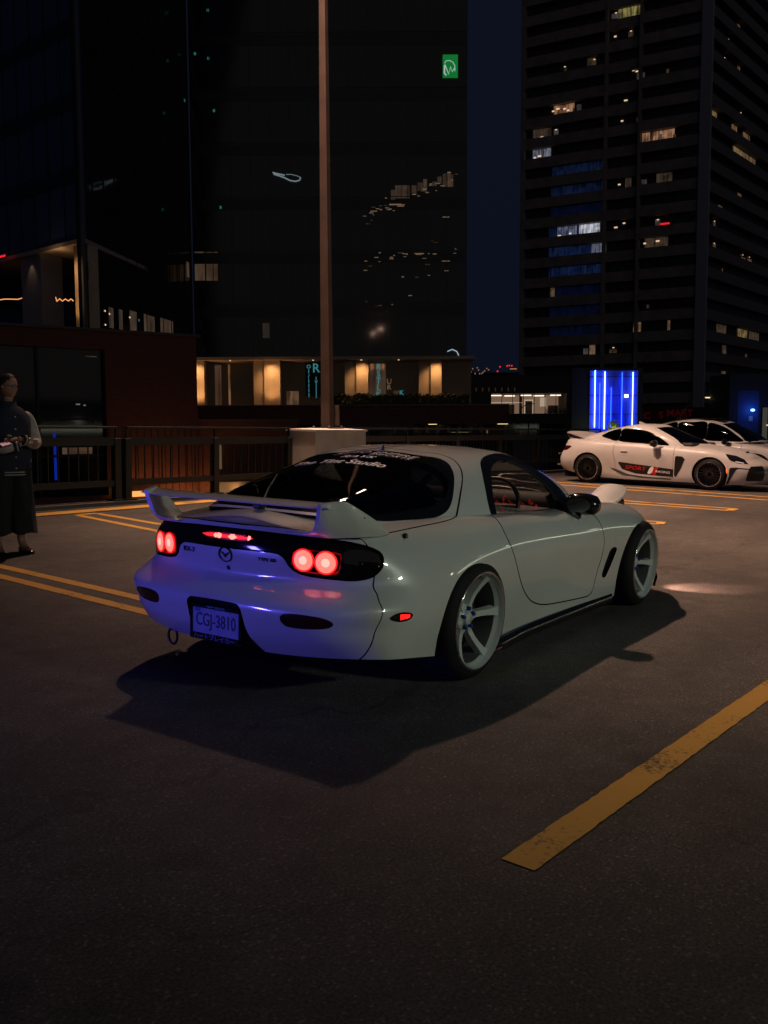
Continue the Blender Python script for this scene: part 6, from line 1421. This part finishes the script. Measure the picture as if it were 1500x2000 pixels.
def person():
    T = thing('person', 'person in a navy varsity jacket with pale sleeves, arms folded, long dark wide trousers', 'person', (.98, 4.62, 0), (0, 0, R(-12)))
    T.scale = (.93,)*3
    SK = mat('skin', (.30,.155,.11), .5); NAVY = mat('navy_wool', (.010,.012,.028), .85, build=noise_col((.008,.010,.022), (.014,.016,.034), 20, 4)); CREAM = mat('cream_leather', (.34,.31,.29), .5, build=noise_col((.28,.26,.24), (.40,.36,.33), 9, 4, .5, 14, .02)); CLOTH = mat('black_cloth', (.008,.008,.010), .9, build=noise_col((.006,.006,.008), (.014,.013,.015), 8)); HAIR = mat('dark_hair', (.02,.014,.01), .6)
    # one continuous body: pelvis, spine, neck, head base, legs, feet, arms
    N = [(0,0,.95,(.145,.10)),(0,.01,1.12,(.13,.095)),(0,.01,1.28,(.14,.095)),(0,0,1.41,(.05,.05)),(0,-.015,1.52,(.048,.050)),(0,-.02,1.58,(.06,.07)),
         (.09,0,.88,.085),(.11,-.01,.50,.058),(.115,.02,.12,.038),(.125,-.05,.045,.038),(.14,-.15,.03,.03),
         (-.09,0,.88,.085),(-.11,-.01,.50,.058),(-.115,.02,.12,.038),(-.125,-.05,.045,.038),(-.14,-.15,.03,.03),
         (.15,0,1.36,.045),(.245,.01,1.22,.045),(.265,-.03,1.10,.042),(.12,-.215,1.12,.034),(.0,-.245,1.155,.026),
         (-.15,0,1.36,.045),(-.245,.01,1.22,.045),(-.255,-.03,1.10,.042),(-.10,-.24,1.07,.034),(.04,-.265,1.10,.026)]
    E = [(0,1),(1,2),(2,3),(3,4),(4,5),(0,6),(6,7),(7,8),(8,9),(9,10),(0,11),(11,12),(12,13),(13,14),(14,15),(3,16),(16,17),(17,18),(18,19),(19,20),(3,21),(21,22),(22,23),(23,24),(24,25)]
    body = skin_mesh('body', N, E, 0, 2, T, SK)
    # head with brow, nose, chin, turned to the picture's right
    g = []
    for i in range(25):
        ph = -math.pi/2+math.pi*i/24; row = []
        for j in range(33):
            th = 2*math.pi*j/32; x = .077*math.cos(ph)*math.sin(th); y = -.098*math.cos(ph)*math.cos(th); z = .118*math.sin(ph)
            fr = max(0, math.cos(th))*math.cos(ph)
            y -= .020*math.exp(-((z+.012)/.018)**2-((x)/.016)**2)*(fr > 0)           # nose
            y -= .009*math.exp(-((z+.085)/.02)**2-((x)/.03)**2)*(fr > 0)             # chin
            y += .007*math.exp(-((z-.012)/.012)**2)*math.exp(-((abs(x)-.032)/.018)**2)*(fr > .3)   # eye sockets
            y -= .004*math.exp(-((z+.050)/.007)**2-((x)/.024)**2)*(fr > 0)           # lips
            if z < 0: x *= 1-.22*(-z/.118)**1.5
            row.append((x, y, z))
        g.append(row)
    hd = thing('head_joint', None, None) if False else None
    HM = Matrix.Translation((0,-.03,1.655)) @ Matrix.Rotation(R(28), 4, 'Z') @ Matrix.Rotation(R(6), 4, 'X')
    def ho(m, name, par, **k):
        o = m.obj(name, par, **k); o.matrix_local = HM; return o
    m = M(); m.grid(np.array(g), SK, True, True); head = ho(m, 'head', T, fix=True)
    gg = np.array(g)*np.array([1.08,1.09,1.07])+np.array([0,.004,.003]); F_ = []
    for a_ in range(24):
        for b_ in range(32):
            c_ = gg[a_:a_+2, b_:b_+2].reshape(-1, 3).mean(0)
            if c_[1] > -.055+.9*max(0, .075-c_[2])*(c_[2] < .075) and c_[2] > -.075: F_.append((a_*33+b_, a_*33+b_+1, (a_+1)*33+b_+1, (a_+1)*33+b_))
    m = M(); m.add([tuple(p) for p in gg.reshape(-1, 3)], F_, HAIR, True); m.lathe([(0,.03),(.022,.022),(.028,0),(.02,-.024),(0,-.03)], HAIR, 12, 'y', (0,.115,.03))
    h = m.obj('hair', T, fix=True); h.matrix_local = HM
    m = M()
    for s in (-1, 1): m.lathe([(0,-.008),(.012,-.006),(.018,.002),(.016,.01)], SK, 10, 'x', (s*.078,.005,-.005)); 
    e = m.obj('ears', T); e.matrix_local = HM
    m = M()
    for s in (-1, 1):
        m.tube([(s*.032+.023*math.cos(a), -.105, .010+.018*math.sin(a)) for a in np.linspace(0, 2*math.pi, 17)[:-1]], .0022, MATS['matte_black'], 5, closed=True); m.tube([(s*.055,-.104,.014),(s*.078,-.03,.014),(s*.08,.02,.008)], .002, MATS['matte_black'], 5)
    m.tube([(-.009,-.106,.012),(.009,-.106,.012)], .002, MATS['matte_black'], 5); gl = m.obj('glasses', T); gl.matrix_local = HM
    for s in (-1, 1):
        m = M(); m.lathe([(0,-.008),(.007,-.005),(.009,0)], mat('eye_dark', (.03,.02,.02), .2), 10, 'y', (s*.031,-.084,.010)); eo = m.obj('eye', T); eo.matrix_local = HM
    # jacket
    rows = []; A_ = np.linspace(0, 2*math.pi, 49)
    for k, (z, w, d) in enumerate(((.78,.205,.155),(.80,.213,.16),(.835,.208,.155),(.86,.222,.168),(.96,.226,.17),(1.08,.220,.168),(1.20,.222,.165),(1.30,.224,.155),(1.37,.212,.138),(1.42,.175,.118),(1.455,.125,.10),(1.475,.088,.088),(1.51,.084,.084))):
        f = .006 if 2 < k < 9 else .0015
        rows.append([(w*math.copysign(abs(math.cos(a))**.85, math.cos(a))+f*math.sin(5*a+z*31), d*math.sin(a)+f*math.sin(7*a+z*23)+.004, z+.003*math.sin(6*a)) for a in A_])
    m = M(); m.grid(np.array(rows), NAVY, True, True); jk = m.obj('jacket', T)
    m = M()
    for z, r in ((.795,.215),(.82,.213)): m.tube([(r*math.cos(a), .76*r*math.sin(a), z) for a in np.linspace(0, 2*math.pi, 25)[:-1]], .006, CREAM, 5, closed=True)
    for z in (1.36,1.24,1.10,.97,.86): m.lathe([(0,-.006),(.008,-.004),(.009,.0)], CREAM, 10, 'y', (.01,-.168,z))
    m.tube([(.20,-.07,1.0),(.17,-.125,.92)], .006, CREAM, 5)
    tag(m.obj('buttons_and_trim', jk), kind='stuff')
    for s, P in ((1, [(.135,0,1.40,.050),(.205,.005,1.355,.070),(.250,.01,1.23,.064),(.268,-.03,1.095,.062),(.17,-.205,1.10,.058),(.07,-.25,1.13,.045)]), (-1, [(-.135,0,1.40,.050),(-.205,.005,1.355,.070),(-.250,.01,1.23,.064),(-.264,-.03,1.08,.062),(-.14,-.235,1.055,.058),(-.04,-.28,1.075,.045)])):
        sl = skin_mesh('sleeve', P, [(0,1),(1,2),(2,3),(3,4),(4,5)], 0, 2, T, CREAM); m = M(); a, b = Vector(P[5][:3]), Vector(P[4][:3]); d = (a-b).normalized(); u = d.orthogonal().normalized(); v = d.cross(u)
        for k, mt in enumerate((NAVY, CREAM, NAVY)):
            c = a+d*(.005+.016*k); m.tube([c+.046*(math.cos(t)*u+math.sin(t)*v) for t in np.linspace(0, 2*math.pi, 17)[:-1]], .009, mt, 5, closed=True)
        m.obj('cuff', sl)
    # hands: palm and five fingers each
    for s, base, dirv in ((1, Vector((.0,-.25,1.155)), Vector((-.9,-.05,-.25))), (-1, Vector((.04,-.272,1.10)), Vector((.93,.08,.05)))):
        d = dirv.normalized(); side = Vector((0,0,1)).cross(d).normalized(); up = Vector((0,0,1)); palm = base+d*.06
        nodes = [(*base, .022), (*palm, (.030,.018)), (*(palm+d*.03), (.032,.015))]; ed = [(0,1),(1,2)]
        hm = skin_mesh('hand', nodes, ed, 1, 1, body, SK)
        for k, L_ in enumerate((.060,.070,.066,.052)):
            a = palm+d*.035+up*(.027-.018*k); P = [(*a, .0095), (*(a+d*L_*.5), .0085), (*(a+d*L_*.85+side*.018*s), .007)]; skin_mesh('finger', P, [(0,1),(1,2)], 0, 1, hm, SK)
        a = palm+up*.03; skin_mesh('thumb', [(*a, .0105), (*(a+d*.03+up*.02), .009), (*(a+d*.055+up*.022), .0075)], [(0,1),(1,2)], 0, 1, hm, SK)
    # wide trousers and shoes
    m = M()
    for sg in (-1, 1):
        rows = []
        for z, cx, w, dep in ((.90,.085,.115,.145),(.80,.095,.122,.150),(.62,.105,.122,.145),(.42,.118,.124,.145),(.28,.126,.128,.148),(.205,.130,.132,.150)):
            rows.append([(sg*cx+w*math.cos(a)*(1+.035*math.sin(6*a+z*9+sg)), dep*math.sin(a)*(1+.06*math.sin(5*a+z*7))-.005, z+.010*math.sin(4*a+sg)*(z < .25)) for a in np.linspace(0, 2*math.pi, 41)])
        m.grid(np.array(rows), CLOTH, True, True)
    m.obj('trousers', T)
    for s in (-1, 1):
        sec = []
        for t, w, h in ((0,.022,.04),(.12,.034,.055),(.4,.036,.05),(.7,.043,.038),(.92,.038,.03),(1,.015,.015)):
            y = .07-.25*t; sec.append([(s*(.125+.02*t)+w*math.cos(a), y, max(.004, h*.55+h*math.sin(a)*.75)) for a in np.linspace(0, 2*math.pi, 17)])
        m = M(); m.grid(np.array(sec), mat('shoe_black', (.012,.011,.011), .3), True); m.obj('shoe', T)
    P = thing('phone', 'small pink and blue lit phone held in the folded hand', 'phone', (0,0,0)); P.matrix_world = Matrix.Translation((.98, 4.62, 0)) @ Matrix.Rotation(R(-12), 4, 'Z') @ Matrix.Translation((-.13,-.275,1.02)) @ Matrix.Rotation(R(-55), 4, 'X') @ Matrix.Rotation(R(70), 4, 'Y')
    m = M(); m.box((0,0,0),(.05,.010,.11),BLK,bev=.004); m.obj('case', P); m = M(); m.box((0,-.0075,0),(.042,.001,.098),lamp_mat('phone_screen', (.6,.10,.35), .12)); m.obj('screen', P)
person()
# ================================================================ build
_c = white_coupe(); coupe_details(*_c)
racing_coupe(); hatchback()
for _l in LIGHTS: _l()
